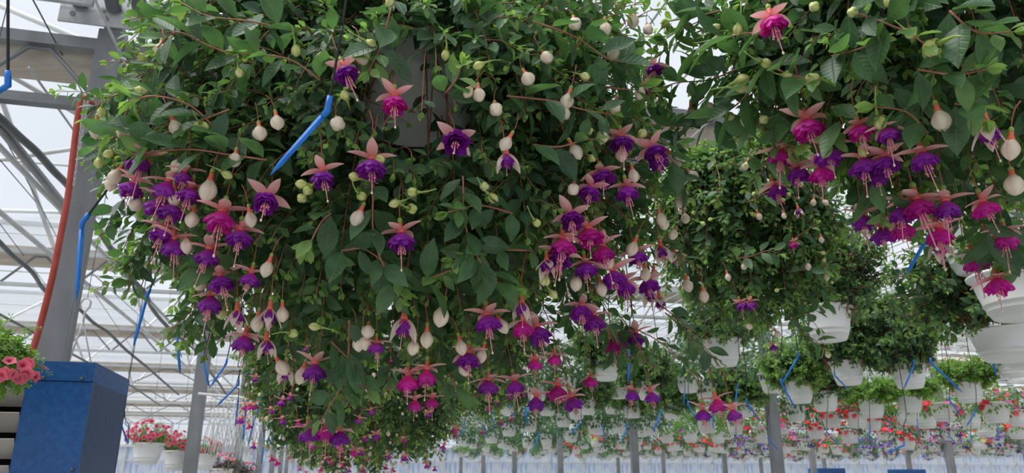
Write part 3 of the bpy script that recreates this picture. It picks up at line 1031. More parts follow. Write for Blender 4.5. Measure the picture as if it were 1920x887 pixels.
# ------------------------------------------------------------------ the big fuchsia
env1 = Env(PA(735, 285, 1.83), (.70, .60, .63))
potc1 = PA(775, 238, 1.72)
def thin1(p):
    x, y, t_ = proj(p)
    e = ((x - 770) / 100) ** 2 + ((y - 180) / 115) ** 2
    if t_ < 1.68 and e < 1.0 and random.random() < .98 * (1 - .22 * e):
        return True
    return False
F1 = [(648, 135, 'V', .35, .25), (740, 190, 'M', .05, .2), (855, 265, 'V', .05, .75), (605, 330, 'V', .1, .2), (697, 310, 'V', .0, .15), (500, 375, 'V', -.1, .7), (950, 298, 'H', .1, .1),
      (1130, 330, 'V', .15, .35), (1165, 265, 'V', .05, .2), (1225, 283, 'V', .3, .5), (1175, 358, 'V', .1, .1), (1105, 440, 'M', .15, .2, 1.15), (1072, 410, 'V', .1, .6), (1055, 458, 'M', 0, .15, 1.1),
      (1050, 485, 'V'), (1025, 497, 'H', 0, .3), (1098, 502, 'V', .1, .1), (1150, 518, 'V', .1, .3, 1.1), (1172, 535, 'V'), (1215, 532, 'V', .2, .3), (1090, 582, 'V', 0, .3), (1115, 600, 'V'),
      (1150, 642, 'M', .12, .15, 1.15), (1193, 632, 'V', .1, .1), (757, 610, 'H', 0, .1, 1.1), (915, 602, 'V', .12, .15, 1.15), (980, 612, 'W', .05, .1, 1.05), (1010, 622, 'V', .25, .2),
      (978, 577, 'H', 0, .0), (265, 307, 'V', -.2, .1), (248, 350, 'V', -.25, .1), (312, 350, 'V'), (355, 362, 'V', -.1, .1), (297, 383, 'V', -.2, .1), (322, 392, 'V', -.1, .1), (415, 408, 'M', -.1, .15, 1.1),
      (450, 442, 'V', 0, .1), (305, 437, 'V', -.2, .2), (325, 460, 'V'), (390, 478, 'V', -.1, .0), (395, 565, 'V', 0, 0), (415, 527, 'V', .2, .1), (445, 592, 'H', .1, .1), (505, 590, 'H', 0, .1),
      (457, 640, 'V', -.1, .1), (500, 648, 'H', .1, 0), (590, 692, 'V', 0, .1), (752, 447, 'V', .1, .1), (1107, 358, 'V', -.2, .4, .9), (1240, 470, 'H', .1, .2), (1238, 566, 'H', .1, .1), (1218, 552, 'H', .1, .2),
      (878, 672, 'V', 0, .2), (765, 713, 'M', .05, .05), (800, 702, 'M', 0, 0), (778, 757, 'M', 0, 0, .7), (810, 752, 'M', 0, 0, .7), (915, 722, 'V', 0, .05), (965, 722, 'V', .15, .1), (1045, 732, 'M', 0, .1, 1.1),
      (1005, 752, 'V', 0, 0), (1073, 753, 'V', .25, .1), (578, 812, 'V', .1, 0), (612, 806, 'W', 0, .1), (638, 817, 'V', .05, 0), (1003, 680, 'M', 0, 0, .7), (1040, 672, 'M', 0, 0, .7), (1185, 738, 'V', 0, 0, .8),
      (1222, 742, 'V', .1, 0, .8), (1107, 713, 'M', 0, 0, .7), (1318, 776, 'V', 0, 0, .8), (1345, 757, 'M', .2, 0, .9), (1375, 775, 'V', .2, 0, .8), (705, 650, 'V', 0, 0, .7), (1232, 300, 'V', .3, .2, .9), (535, 700, 'H', 0, 0, .9),
      (1195, 480, 'V', .2, .2, .9), (1130, 470, 'M', .1, .1), (345, 330, 'V', -.1, 0, .8), (470, 520, 'V', -.1, 0, .8)]
B1 = [(680, 107), (520, 230), (633, 232), (487, 250), (835, 108, 'g'), (893, 125, 'g'), (990, 148), (1025, 108), (898, 178), (878, 173, 'c', .8), (930, 205), (948, 270), (1063, 190), (1057, 213), (1153, 203), (1135, 55), (1187, 40),
      (1080, 285), (1113, 298, 'g'), (1130, 255), (1188, 330), (1207, 248, 'g', 1.2), (1250, 60, 'g', 1.2), (1008, 420, 'g'), (775, 392, 'g', 1.1), (770, 360, 'g'), (735, 383, 'g'), (670, 410), (470, 412), (333, 312), (180, 245), (230, 248),
      (215, 332), (208, 345), (255, 383), (390, 358, 'c', 1.35), (360, 412), (327, 372), (565, 372, 'g'), (827, 594, 'c', 1.4), (943, 612), (800, 637), (690, 622), (684, 642), (672, 645), (775, 652), (865, 652), (902, 668), (870, 692),
      (530, 590), (482, 607), (415, 592, 'g', 1.3), (375, 532), (350, 462), (530, 690, 'c', 1.2), (565, 705, 'c', 1.2), (553, 626, 'g'), (585, 612, 'g'), (1135, 490, 'c', 1.2), (1128, 542), (1185, 467), (1080, 532), (1262, 480), (1290, 536),
      (1320, 556), (1210, 515), (1240, 412), (1262, 440), (1275, 380), (1025, 530, 'g'), (1060, 460), (500, 505), (645, 175, 'g'), (430, 330, 'g'), (190, 215, 'g'), (200, 290, 'g'), (185, 310, 'g'), (270, 170, 'g'), (300, 95), (270, 110, 'g'), (330, 240), (350, 340, 'g'),
      (560, 345, 'g'), (575, 360, 'g'), (908, 350, 'g'), (928, 375, 'g'), (1040, 555, 'g'), (1018, 530, 'g'), (715, 300, 'g'), (680, 370, 'g'), (728, 8, 'g'), (450, 140, 'g'), (555, 100, 'g'), (600, 105, 'g'), (1105, 245, 'g'), (1075, 355), (1165, 290), (1100, 145, 'g'),
      (385, 240, 'g'), (1150, 100), (1078, 45), (1160, 10, 'g'), (1200, 175), (1215, 55), (440, 300), (372, 235, 'g'), (700, 85, 'g'), (660, 330, 'g'), (1300, 330), (1225, 520, 'c', 1.1), (1245, 420), (1285, 410)]
H1 = [[(868, 330), (872, 420), (900, 490), (945, 540), (975, 552)], [(700, 345), (700, 440), (725, 510), (757, 558)], [(735, 548), (790, 530), (825, 515), (848, 505)], [(738, 0), (712, 90), (690, 135)], [(835, 175), (855, 150), (865, 122)],
      [(655, 600), (650, 700), (622, 755), (600, 790)], [(950, 180), (1040, 190), (1090, 205), (1150, 215)], [(1000, 272), (1050, 275), (1095, 262), (1115, 262)], [(430, 205), (340, 240), (270, 255), (190, 245)], [(480, 120), (390, 85), (330, 60), (290, 95)],
      [(420, 260), (360, 200), (290, 180), (240, 190)], [(620, 400), (600, 420), (575, 470)], [(640, 470), (690, 470), (760, 530)], [(960, 400), (900, 385), (840, 398)], [(1000, 470), (930, 470), (850, 490)], [(500, 300), (430, 290), (350, 280), (250, 290)],
      [(560, 60), (470, 40), (390, 30), (340, 5)], [(1080, 90), (1120, 40), (1180, 20)], [(620, 640), (680, 700), (690, 740)], [(840, 700), (860, 730), (900, 745)], [(600, 150), (540, 110), (450, 100)], [(1000, 40), (1080, 70), (1140, 110), (1200, 120)],
      [(440, 510), (390, 500), (360, 530)], [(1130, 600), (1160, 650), (1230, 690)], [(1210, 250), (1260, 300), (1290, 370)], [(1090, 150), (1150, 165), (1220, 170)]]
basket('fuchsia_basket', 'huge trailing fuchsia basket with pink and purple flowers filling the picture centre', 'plant', potc1, env1, 560, .049, nleaf=300, S=.060, flowers=F1, buds=B1, heroes=H1, potmat=POT_ME, potscale=1.42, thin=thin1, lateral=.34)

# ------------------------------------------------------------------ near fuchsia at the upper right
env2 = Env(PA(1800, 50, 1.46), (.47, .42, .42))
F2 = [(1448, 42, 'M', .1, .2, 1.1), (1515, 235, 'M', .05, .1, 1.15), (1495, 322, 'V', .1, .15), (1540, 322, 'M', 0, 0), (1462, 292, 'M', -.1, 0), (1455, 355, 'V', .25, .15), (1552, 285, 'V', 0, 0), (1620, 307, 'V', 0, 0), (1660, 303, 'V', 0, .25),
      (1612, 243, 'M', .1, .1, .9), (1665, 248, 'V', .1, 0, .8), (1722, 386, 'M', .1, .1, 1.15), (1690, 397, 'V', -.1, 0), (1775, 388, 'V', 0, 0), (1618, 413, 'V', 0, 0), (1655, 436, 'V', .05, 0), (1692, 426, 'M', 0, 0), (1760, 438, 'M', 0, .05, 1.1),
      (1763, 462, 'H', .1, 0), (1855, 247, 'H', .1, 0, 1.1), (1828, 489, 'W', .1, 0, 1.1), (1872, 532, 'M', 0, .1, 1.1), (1847, 388, 'M', .2, .1, .9), (1885, 445, 'M', 0, 0), (1226, 128, 'V', .1, .2, .8), (1214, 166, 'V', .1, .3, .7), (1645, 330, 'V', 0, 0, .7), (1730, 295, 'V', .1, .1, .9)]
B2 = [(1765, 227, 'c', 1.2), (1895, 280, 'c', 1.2), (1902, 347, 'c', 1.3), (1743, 93, 'g', 1.6), (1527, 150, 'g', 1.5), (1652, 235, 'g', 1.3), (1295, 222, 'c', 1.3), (1266, 300, 'c', 1.3), (1710, 65, 'g'), (1640, 80, 'g'), (1525, 12, 'g'), (1665, 7, 'g'),
      (1397, 147, 'g', 1.2), (1395, 164, 'g', 1.2), (1383, 60, 'g', 1.2), (1345, 50, 'g'), (1440, 120, 'g'), (1303, 113, 'g'), (1250, 42, 'g'), (1350, 72, 'g'), (1400, 225, 'c', 1.0), (1430, 225, 'g'), (1372, 218, 'g'), (1390, 265, 'g'), (1598, 22, 'g'), (1620, 290, 'g', .8), (1330, 200, 'c', .9), (1480, 140, 'g', .9)]
H2 = [[(1440, 110), (1405, 170), (1370, 205), (1320, 232), (1240, 235), (1150, 220)], [(1590, 20), (1650, 40), (1700, 60), (1738, 85)], [(1560, 105), (1600, 95), (1650, 78)], [(1440, 120), (1480, 140), (1540, 150)], [(1430, 60), (1360, 70), (1300, 95)],
      [(1380, 130), (1330, 150), (1270, 155), (1230, 170)], [(1790, 195), (1830, 200), (1850, 225)], [(1560, 200), (1580, 230), (1560, 270)], [(1420, 230), (1450, 265), (1490, 275)], [(1640, 330), (1655, 380), (1660, 410)], [(1840, 420), (1890, 470), (1880, 500)],
      [(1350, 20), (1310, 30), (1255, 40)], [(1780, 20), (1830, 60), (1900, 60)], [(1720, 130), (1790, 140), (1850, 130)], [(1740, 250), (1700, 210), (1640, 200)]]
basket('fuchsia_basket', 'near fuchsia basket with magenta flowers hanging at the upper right corner', 'plant', PA(1840, -70, 1.52), env2, 230, .056, nleaf=300, S=.062, flowers=F2, buds=B2, heroes=H2, lateral=.22)

# ------------------------------------------------------------------ third fuchsia between them, further back
env3 = Env(PA(1395, 440, 2.95), (.37, .34, .42))
F3 = [(1390, 572, 'V', .2, .2), (1408, 570, 'V', .3, .2), (1268, 482, 'M', 0, .1), (1487, 458, 'M', 0, .2, .8), (1412, 312, 'M', .1, .1, .6), (1497, 395, 'H', .1, .2), (1450, 650, 'V', 0, 0, .8), (1320, 672, 'M', 0, 0, .8), (1277, 385, 'H', .2, .2)]
B3 = [(1365, 520), (1405, 612), (1458, 627), (1552, 665), (1423, 406), (1397, 312, 'c', 1.2), (1420, 355, 'g'), (1412, 365, 'g'), (1413, 403, 'g'), (1545, 475, 'g'), (1545, 490, 'g'), (1550, 520), (1560, 530, 'g'), (1440, 340, 'c', .8), (1470, 375, 'g'), (1500, 345), (1525, 380), (1460, 330), (1300, 400, 'g'), (1330, 412, 'g'),
      (1320, 420, 'g'), (1540, 450), (1515, 500), (1455, 545, 'g'), (1470, 405), (1480, 365, 'g'), (1530, 345, 'g'), (1548, 380), (1395, 500)]
H3 = [[(1380, 485), (1410, 480), (1440, 470), (1470, 480)], [(1470, 460), (1500, 440), (1530, 420)], [(1480, 510), (1520, 505), (1550, 515)], [(1500, 620), (1530, 640), (1550, 660)], [(1340, 300), (1350, 340), (1345, 380)], [(1400, 380), (1440, 360), (1500, 340), (1560, 310)], [(1290, 640), (1300, 680), (1290, 700)], [(1480, 600), (1530, 580), (1560, 560)]]
basket('fuchsia_basket', 'leafy fuchsia basket with cream buds in the gap between the two big ones', 'plant', PA(1400, 400, 2.98), env3, 330, .047, nleaf=300, S=.056, flowers=F3, buds=B3, heroes=H3, lateral=.3, bright=.06)

# ------------------------------------------------------------------ flowering fuchsias further back, lower left of centre
for (x, y, t_, r_, rz_, lab) in ((592, 725, 3.3, .31, .34, 'distant flowering fuchsia basket below the left edge of the big one'), (745, 765, 3.9, .36, .34, 'distant flowering fuchsia basket below the middle of the big one'),
                       (880, 700, 4.8, .38, .34, 'distant fuchsia basket left of the first white pots'), (655, 828, 4.8, .36, .24, 'small distant fuchsia basket lowest above the blue and white wall')):
    c = PA(x, y, t_)
    basket('fuchsia_basket', lab, 'plant', c + UP * .12, Env(c, (r_, r_, rz_)), 210, .046, nleaf=110, S=.062, nflow=48, nbud=70, far=True, group='fuchsia baskets further back', lateral=.2, bright=.08)

# ------------------------------------------------------------------ white pots with leafy plants
spots = []
def potted(px, py, wpx, label, leafmat='leaf', r_=.30, rz_=.26, lift=.28, nshoot=110, L=.045, nleaf=90, shift=(0, 0), bright=0.0, name='hanging_basket', group='white hanging pots of leafy plants', **kw):
    nshoot, L = int(nshoot * (1.7 if wpx < 75 else 1.15)), L * (1.15 if wpx < 75 else 1.0)
    t_ = F * .27 / wpx
    base = PA(px, py, t_) - UP * .08
    spots.append(base)
    c = base + UP * lift + Vector((shift[0], 0, shift[1]))
    return basket(name, label, 'plant', base, Env(c, (r_, r_, rz_)), nshoot, L, leafmat, nleaf, group=group, bright=bright, lateral=.2, **kw)
near_pots = [
    (1838, 466, 150, 'white hanging pot half hidden behind the magenta fuchsia at right', dict(r_=.26, lift=.34, nshoot=60)),
    (1916, 545, 176, 'large white hanging pot with ribbed foot cut by the right edge', dict(r_=.16, rz_=.12, lift=.24, nshoot=40, potz=.72)),
    (1892, 634, 142, 'wide white hanging pot just below the large one at the right edge', dict(r_=.22, rz_=.20, lift=.24, shift=(-.20, .02), nshoot=90, potz=.6)),
    (1930, 655, 118, 'white hanging pot mostly hidden at the right edge', dict(r_=.16, rz_=.1, nshoot=30, potz=.6)),
    (1553, 611, 96, 'tilted white hanging pot below the third fuchsia, right of centre', dict(r_=.28, rz_=.32, lift=.40, shift=(.08, .0), nshoot=150, nleaf=150)),
    (1508, 562, 84, 'white hanging pot tucked behind the fuchsia twigs and yellow buds', dict(r_=.32, lift=.34, nshoot=120)),
    (1352, 664, 76, 'white hanging pot partly covered by dark fuchsia leaves at the bottom', dict(r_=.34, lift=.30, nshoot=130)),
    (1590, 702, 66, 'white hanging pot under the left half of the dark green bush', dict(r_=.36, rz_=.36, lift=.42, nshoot=170, nleaf=130)),
    (1705, 708, 68, 'white hanging pot under the right half of the dark green bush', dict(r_=.36, rz_=.36, lift=.42, shift=(-.10, 0), nshoot=200, nleaf=150)),
    (1498, 738, 60, 'white hanging pot with two crossing blue stakes in front', dict(r_=.34, lift=.32, nshoot=130, bright=.22)),
    (1547, 755, 54, 'white hanging pot right of the one with crossing blue stakes', dict(r_=.30, nshoot=90)),
    (1817, 738, 56, 'white hanging pot of pale green petunia leaves below the right edge pots', dict(leafmat='leaf_bright', r_=.30, rz_=.16, lift=.26, nshoot=90)),
    (1898, 690, 58, 'white hanging pot of bright leaves beneath the hidden pots at right', dict(leafmat='leaf_bright', r_=.26, rz_=.16, lift=.25, nshoot=80)),
    (1635, 768, 52, 'white hanging pot with bright foliage beneath the purple petunias', dict(leafmat='leaf_bright', r_=.32, rz_=.16, lift=.24, nshoot=90)),
    (1706, 757, 52, 'white hanging pot directly below the dark green bush', dict(leafmat='leaf_bright', r_=.30, rz_=.13, lift=.22, nshoot=80)),
    (1137, 697, 56, 'white hanging pot just below the lowest magenta flower of the big fuchsia', dict(r_=.38, rz_=.30, lift=.32, nshoot=140)),
    (1216, 735, 50, 'white hanging pot behind two small hanging purple flowers', dict(r_=.36, rz_=.28, lift=.3, nshoot=130)),
    (1103, 764, 44, 'round white hanging pot right of the trailing purple flowers', dict(r_=.38, rz_=.26, lift=.28, nshoot=120, nleaf=40)),
    (1186, 772, 39, 'small white hanging pot in the middle beneath the green rows', dict(r_=.36, rz_=.24, lift=.26, nshoot=110, nleaf=30)),
    (1265, 772, 44, 'white hanging pot with a blue stake at its right', dict(r_=.38, rz_=.3, lift=.3, nshoot=120, nleaf=40, bright=.15)),
    (1395, 768, 46, 'white hanging pot behind the three loose fuchsia flowers', dict(r_=.4, rz_=.32, lift=.34, nshoot=140, nleaf=50, bright=.22)),
    (1026, 768, 38, 'white hanging pot behind the lowest purple fuchsia flowers', dict(r_=.38, rz_=.26, lift=.28, nshoot=110, nleaf=30)),
    (950, 764, 42, 'white hanging pot with a slanting blue stake left of the lowest flowers', dict(r_=.36, rz_=.26, lift=.28, nshoot=110, nleaf=30)),
]
for x, y, w_, lab, kw in near_pots:
    potted(x, y, w_, lab, **kw)

# ------------------------------------------------------------------ calibrachoa pots on the left
def mk_trumpet():
    mb = MB()
    n, V_, tn, Fc = 15, [(0, 0, -.25)], [0.0], []
    for ri, (rr, z, to) in enumerate(((.12, -.08, .05), (.30, .0, .55), (.5, .03, 1.0))):
        for j in range(n):
            a = 2 * math.pi * j / n
            q = rr * (1 + (.07 * ri) * math.cos(5 * a))
            V_.append((q * math.cos(a), q * math.sin(a), z)); tn.append(to)
    for j in range(n):
        j2 = (j + 1) % n
        Fc.append((0, 1 + j, 1 + j2))
        for k_ in range(2):
            Fc.append((1 + k_ * n + j, 1 + (k_ + 1) * n + j, 1 + (k_ + 1) * n + j2, 1 + k_ * n + j2))
    return mb.add(V_, Fc, 0, tn).mesh('flower', 'petunia_pink', True, True)
TRUMPET = mk_trumpet()
def calibrachoa(base, env, n, label, nshoot=90, L=.02, nleaf=60, fs=.03, **kw):
    rt = basket('calibrachoa_pot', label, 'plant', base, env, nshoot, L, 'leaf_bright', nleaf, stemmat='ovary_green', group='pots of pink calibrachoa', lateral=.1, gap=.016, **kw)
    for i in range(n):
        d = rv(1).normalized()
        d.y = -abs(d.y) if random.random() < .8 else d.y
        d.z = abs(d.z) - .35
        p = env.at(d.normalized(), 1.03)
        look = (env.out(p) + (EYE - p).normalized() * .5 + rv(.25)).normalized()
        put('flower', TRUMPET, rt, Matrix.Translation(p - rt.location) @ tilt_matrix(-look, random.uniform(0, 6)) @ Matrix.Scale(fs * random.uniform(.85, 1.15), 4))
    return rt
for x, y, w_, lab, n in ((276, 853, 58, 'white pot of pink calibrachoa nearest the blue heater', 44), (333, 866, 54, 'white pot of pink calibrachoa in front of the slim post', 46), (382, 868, 44, 'white pot of pink calibrachoa just right of the slim post', 30)):
    t_ = F * .27 / w_
    b_ = PA(x, y, t_) - UP * .08
    calibrachoa(b_, Env(b_ + UP * .24, (.19, .18, .13)), n, lab, fs=.042)
b_ = PA(-175, 790, 1.9)
calibrachoa(b_, Env(PA(-38, 706, 1.8), (.145, .12, .065)), 46, 'pink calibrachoa spilling into view in front of the heater louvres', nshoot=60, L=.024, fs=.028, nleaf=80)

# ------------------------------------------------------------------ distant rows of pots
def bloom_mesh(pts, size, tones):
    mb = MB()
    for p, to in zip(pts, tones):
        n = (Vector(p).normalized() + Vector((0, -.5, .2)) + rv(.3)).normalized()
        a = n.orthogonal().normalized()
        b2 = n.cross(a)
        s = size * random.uniform(.7, 1.3)
        V_ = [Vector(p) + (a * math.cos(k_ * math.pi / 3) + b2 * math.sin(k_ * math.pi / 3)) * s + n * .008 for k_ in range(6)] + [Vector(p)]
        mb.add(V_, [(6, k_, (k_ + 1) % 6) for k_ in range(6)], 0, to)
    return mb.mesh('blooms', 'bloom', False, True)
VAR = {}
def variety(key, leafmat, nleaf, L, r_, rz_, lift, nb, tones, bs=.028):
    e = Env((0, 0, lift), (r_, r_, rz_))
    p, d, n, s, t2 = [], [], [], [], []
    for i in range(nleaf):
        q = rv(1).normalized()
        k_ = random.uniform(.5, 1.0)
        p.append(e.at(q, k_))
        dd = (q + Vector((0, 0, -.3)) + rv(.5)).normalized()
        nn = UP * .6 + q * .6 + rv(.3)
        nn = (nn - dd * nn.dot(dd)).normalized()
        d.append(dd); n.append(nn); s.append(L * random.uniform(.7, 1.2)); t2.append(random.uniform(0, .3))
    bl = [e.at(rv(1).normalized(), random.uniform(.95, 1.08)) for i in range(nb)]
    VAR[key] = (leaf_mesh(p, d, n, s, t2, leafmat), bloom_mesh(bl, bs, [random.choice(tones) for _ in bl]) if nb else None)
variety('g', 'leaf', 620, .058, .36, .27, .33, 0, [0])
variety('g2', 'leaf', 560, .056, .33, .25, .30, 0, [0])
variety('l', 'leaf_bright', 420, .05, .30, .15, .24, 6, [.65, .85])
variety('r', 'leaf', 380, .05, .27, .14, .26, 42, [.05, .25], .030)
variety('p', 'leaf', 320, .045, .26, .17, .20, 44, [.65, .65, .45, .85], .028)
variety('k', 'leaf_bright', 340, .045, .28, .16, .22, 26, [.45, .25, .45], .032)
variety('v', 'leaf', 320, .045, .25, .18, .18, 50, [.85, .85, .65], .028)
variety('y', 'leaf_bright', 200, .045, .26, .15, .22, 26, [1.1, .05, .65], .028)
LAB = {'g': 'white pot of dark green leaves', 'g2': 'white pot of compact green leaves', 'l': 'white pot of bright petunia leaves', 'r': 'white pot of red geraniums',
       'p': 'white pot trailing plum petunias', 'k': 'white pot of pink petunias', 'v': 'white pot trailing violet petunias', 'y': 'white pot of yellow and red flowers'}
HANG = {}
FARP = []
def far_pot(base, var, label=None, scale=1.0):
    rt = root('hanging_basket', base, label or LAB[var], 'plant', 'white pots in the distant rows')
    FARP.append((rt, var))
    rt.rotation_euler = (0, 0, random.uniform(-.5, .5))
    put('pot', POT_ME, rt)
    fo, bl = VAR[var]
    o = put('foliage', fo, rt)
    o['kind'] = 'stuff'
    if bl:
        o = put('blooms', bl, rt)
        o['kind'] = 'stuff'
    k_ = math.ceil(wire_len(base.z) * 50)
    if k_ not in HANG:
        HANG[k_] = hanger_mesh(.42, max(.02, k_ / 50), rr=.0012)
    put('hanger', HANG[k_], rt)
far_list = [(1000, 738, 44, 'g'), (1065, 728, 46, 'g'), (1160, 735, 44, 'g'), (1290, 722, 50, 'g'), (1325, 738, 46, 'g'), (1440, 720, 54, 'g'), (1240, 752, 42, 'g2'), (1150, 765, 38, 'g2'), (905, 758, 40, 'g'), (860, 772, 36, 'g'), (1350, 762, 44, 'l'), (1070, 775, 38, 'g2'), (1703, 783, 46, 'l'), (1770, 775, 52, 'k'), (1866, 776, 54, 'k'), (1820, 790, 42, 'l'), (1908, 785, 42, 'r'), (1690, 802, 36, 'r'), (1648, 815, 34, 'r'), (1686, 832, 38, 'r'), (1728, 812, 38, 'r'), (1782, 815, 36, 'p'), (1836, 834, 30, 'y'),
            (1482, 778, 42, 'g'), (1478, 803, 36, 'r'), (1425, 818, 42, 'k'), (1380, 803, 38, 'l'), (1347, 822, 30, 'l'), (1296, 820, 32, 'l'), (1325, 800, 40, 'l'), (1245, 822, 30, 'l'), (1210, 805, 36, 'g2'), (1110, 803, 36, 'g'), (1118, 830, 27, 'y'), (1120, 842, 24, 'g2'),
            (1030, 745, 34, 'g'), (923, 822, 30, 'g'), (955, 808, 33, 'g'), (897, 788, 28, 'g'), (990, 832, 26, 'g2'), (1020, 825, 27, 'g'), (1065, 820, 30, 'g2'), (1560, 790, 40, 'r'), (1530, 812, 36, 'r'), (1595, 820, 36, 'r'), (1515, 835, 30, 'p'), (1570, 845, 26, 'k'),
            (1625, 845, 24, 'v'), (1660, 842, 26, 'v'), (1675, 815, 30, 'v'), (1750, 838, 28, 'p'), (1800, 838, 28, 'p'), (1870, 830, 30, 'v'), (1895, 845, 26, 'p'), (1450, 790, 38, 'k'), (870, 830, 22, 'g2'), (1165, 835, 24, 'g2'), (1200, 838, 24, 'y'), (1270, 838, 24, 'r'),
            (1310, 842, 22, 'r'), (1350, 842, 24, 'r'), (1400, 840, 26, 'v'), (1440, 848, 24, 'v'), (1480, 842, 28, 'r'), (1545, 842, 26, 'r'), (960, 840, 20, 'g2'), (1040, 843, 20, 'g2'), (1080, 845, 20, 'r'), (905, 842, 18, 'l'), (1240, 790, 36, 'g'), (1060, 790, 36, 'g'), (985, 800, 32, 'g'), (1160, 803, 32, 'g'),
            (1640, 795, 40, 'r'), (1605, 790, 42, 'r'), (1735, 790, 44, 'l'), (1900, 812, 36, 'k'), (1850, 808, 38, 'y')]
for x, y, w_, vr in far_list:
    t_ = F * .27 / w_
    for q in range(7):
        p = snap(PA(x, y, t_) - UP * .08, .12)
        if all((p - z_).length > .42 for z_ in spots):
            break
        t_ *= 1.045
    else:
        continue
    spots.append(p)
    far_pot(p, vr)
vrs = ['g', 'g2', 'l', 'r', 'p', 'k', 'v', 'r', 'g', 'g2', 'l']
for row in range(12):
    vv = 7.6 + row * 1.62
    for i in range(27):
        uu = 1.0 + i * .88 + (row % 2) * .4
        p = snap(G(uu, vv, 2.24 + random.uniform(-.05, .05) + max(0, 11 - vv) * .02), .35)
        x, y, t_ = proj(p)
        if not (860 < x < 1960) or (vv < 11 and x > 1430) or any((p - q).length < .7 for q in spots):
            continue
        spots.append(p)
        far_pot(p, random.choice(['g', 'g2', 'g', 'g2', 'g'] + (['l', 'r'] if vv > 15 else [])) if x < 1280 or vv < 12 else random.choice(vrs))

# grey-leaved pots with one red flower, on the left behind the calibrachoa
for x, y, w_, lab in ((415, 895, 42, 'pot of grey-leaved plant with one bright red bloom beyond the calibrachoa'), (452, 902, 36, 'pot of grey-leaved plant with pink blooms furthest right on the left row')):
    t_ = F * .27 / w_
    b_ = PA(x, y, t_) - UP * .08
    e = Env(b_ + UP * .22, (.22, .2, .13))
    rt = basket('hanging_basket', lab, 'plant', b_, e, 60, .04, 'leaf_grey', 0, group='pots of grey-leaved plants', lateral=.1)
    for i in range(7):
        p = e.at(Vector((random.uniform(-.9, .9), -.5, random.uniform(.2, .9))).normalized(), 1.03)
        put('flower', TRUMPET, rt, Matrix.Translation(p - rt.location) @ tilt_matrix(-(env3.out(p) * 0 + Vector((0, -.6, .6))), 0) @ Matrix.Scale(.05, 4))
    if x == 415:
        p = PA(429, 853, t_ - .2)
        mb = MB()
        for i in range(30):
            q = rv(1).normalized()
            mb.add([p - rt.location + Vector((q.x * .055, q.y * .04, abs(q.z) * .03)) + rv(.008) for k_ in range(3)] , [(0, 1, 2)], 0, .05)
        for i in range(26):
            q = rv(1).normalized()
            c = p - rt.location + Vector((q.x * .055, q.y * .045, abs(q.z) * .03))
            a, b2 = q.orthogonal().normalized() * .016, q.cross(q.orthogonal().normalized()) * .016
            mb.add([c - a, c - b2, c + a, c + b2, c + q * .006], [(0, 1, 4), (1, 2, 4), (2, 3, 4), (3, 0, 4)], 0, .05)
        put('flower_head', mb.mesh('flower_head', 'bloom', False, True), rt)
        put('stem', MB().tube([p - rt.location, p - rt.location + Vector((0, 0.05, -.25))], .004, 5).mesh('stem', 'ovary_green'), rt)

# ------------------------------------------------------------------ white empty hangers on the left
EH = []
def empty_hanger(p, hgt, label):
    h = root('pot_hanger', p, label, 'hanger', 'empty white pot hangers')
    mb = MB()
    mb.tube([(-.022, 0, .07), (-.03, 0, .09), (-.018, 0, .115), (.004, 0, .118), (.020, 0, .10), (.018, 0, .075), (.0, 0, .05), (0, 0, .0)], .005, 6)
    put('hook', mb.mesh('hook', 'plastic_white'), h)
    for i in range(3):
        a = 2.1 * i + .5
        put('strand', MB().tube([(0, 0, .005), (.02 * math.cos(a), .02 * math.sin(a), -.06), (.11 * math.cos(a), .11 * math.sin(a), -hgt)], .0036, 5).mesh('strand', 'plastic_white'), h)
    return h
p = snap(PA(172, 605, 3.6), .5)
h = empty_hanger(p, .34, 'white plastic pot hanger with hook rising behind the blue heater')
put('wire', MB().tube([(0, 0, .115), (0, 0, ZRAIL - p.z)], .0016, 4).mesh('wire', 'conduit_grey'), h)
for (x0, y0), (x1, y1), t_, n_, lab in (((372, 738), (560, 756), 6.8, 11, 'empty white pot hanger in the front bunch beside the left posts'), ((392, 752), (560, 765), 8.2, 8, 'empty white pot hanger in the rear bunch beside the left posts')):
    a, b_ = PA(x0, y0, t_), PA(x1, y1, t_)
    tag(put('hanger_rail', MB().tube([a, b_], .012, 8).mesh('hanger_rail', 'alu')), 'thin metal rail holding the %s bunch of empty white hangers' % ('front' if t_ < 7 else 'rear'), 'rail', 'rails of empty hangers')
    HB = [empty_hanger(a.lerp(b_, .16 + .05 * i + random.uniform(-.012, .012)) - UP * .112, random.uniform(.36, .44), lab) for i in range(n_)]
    EH.append((HB, lab))
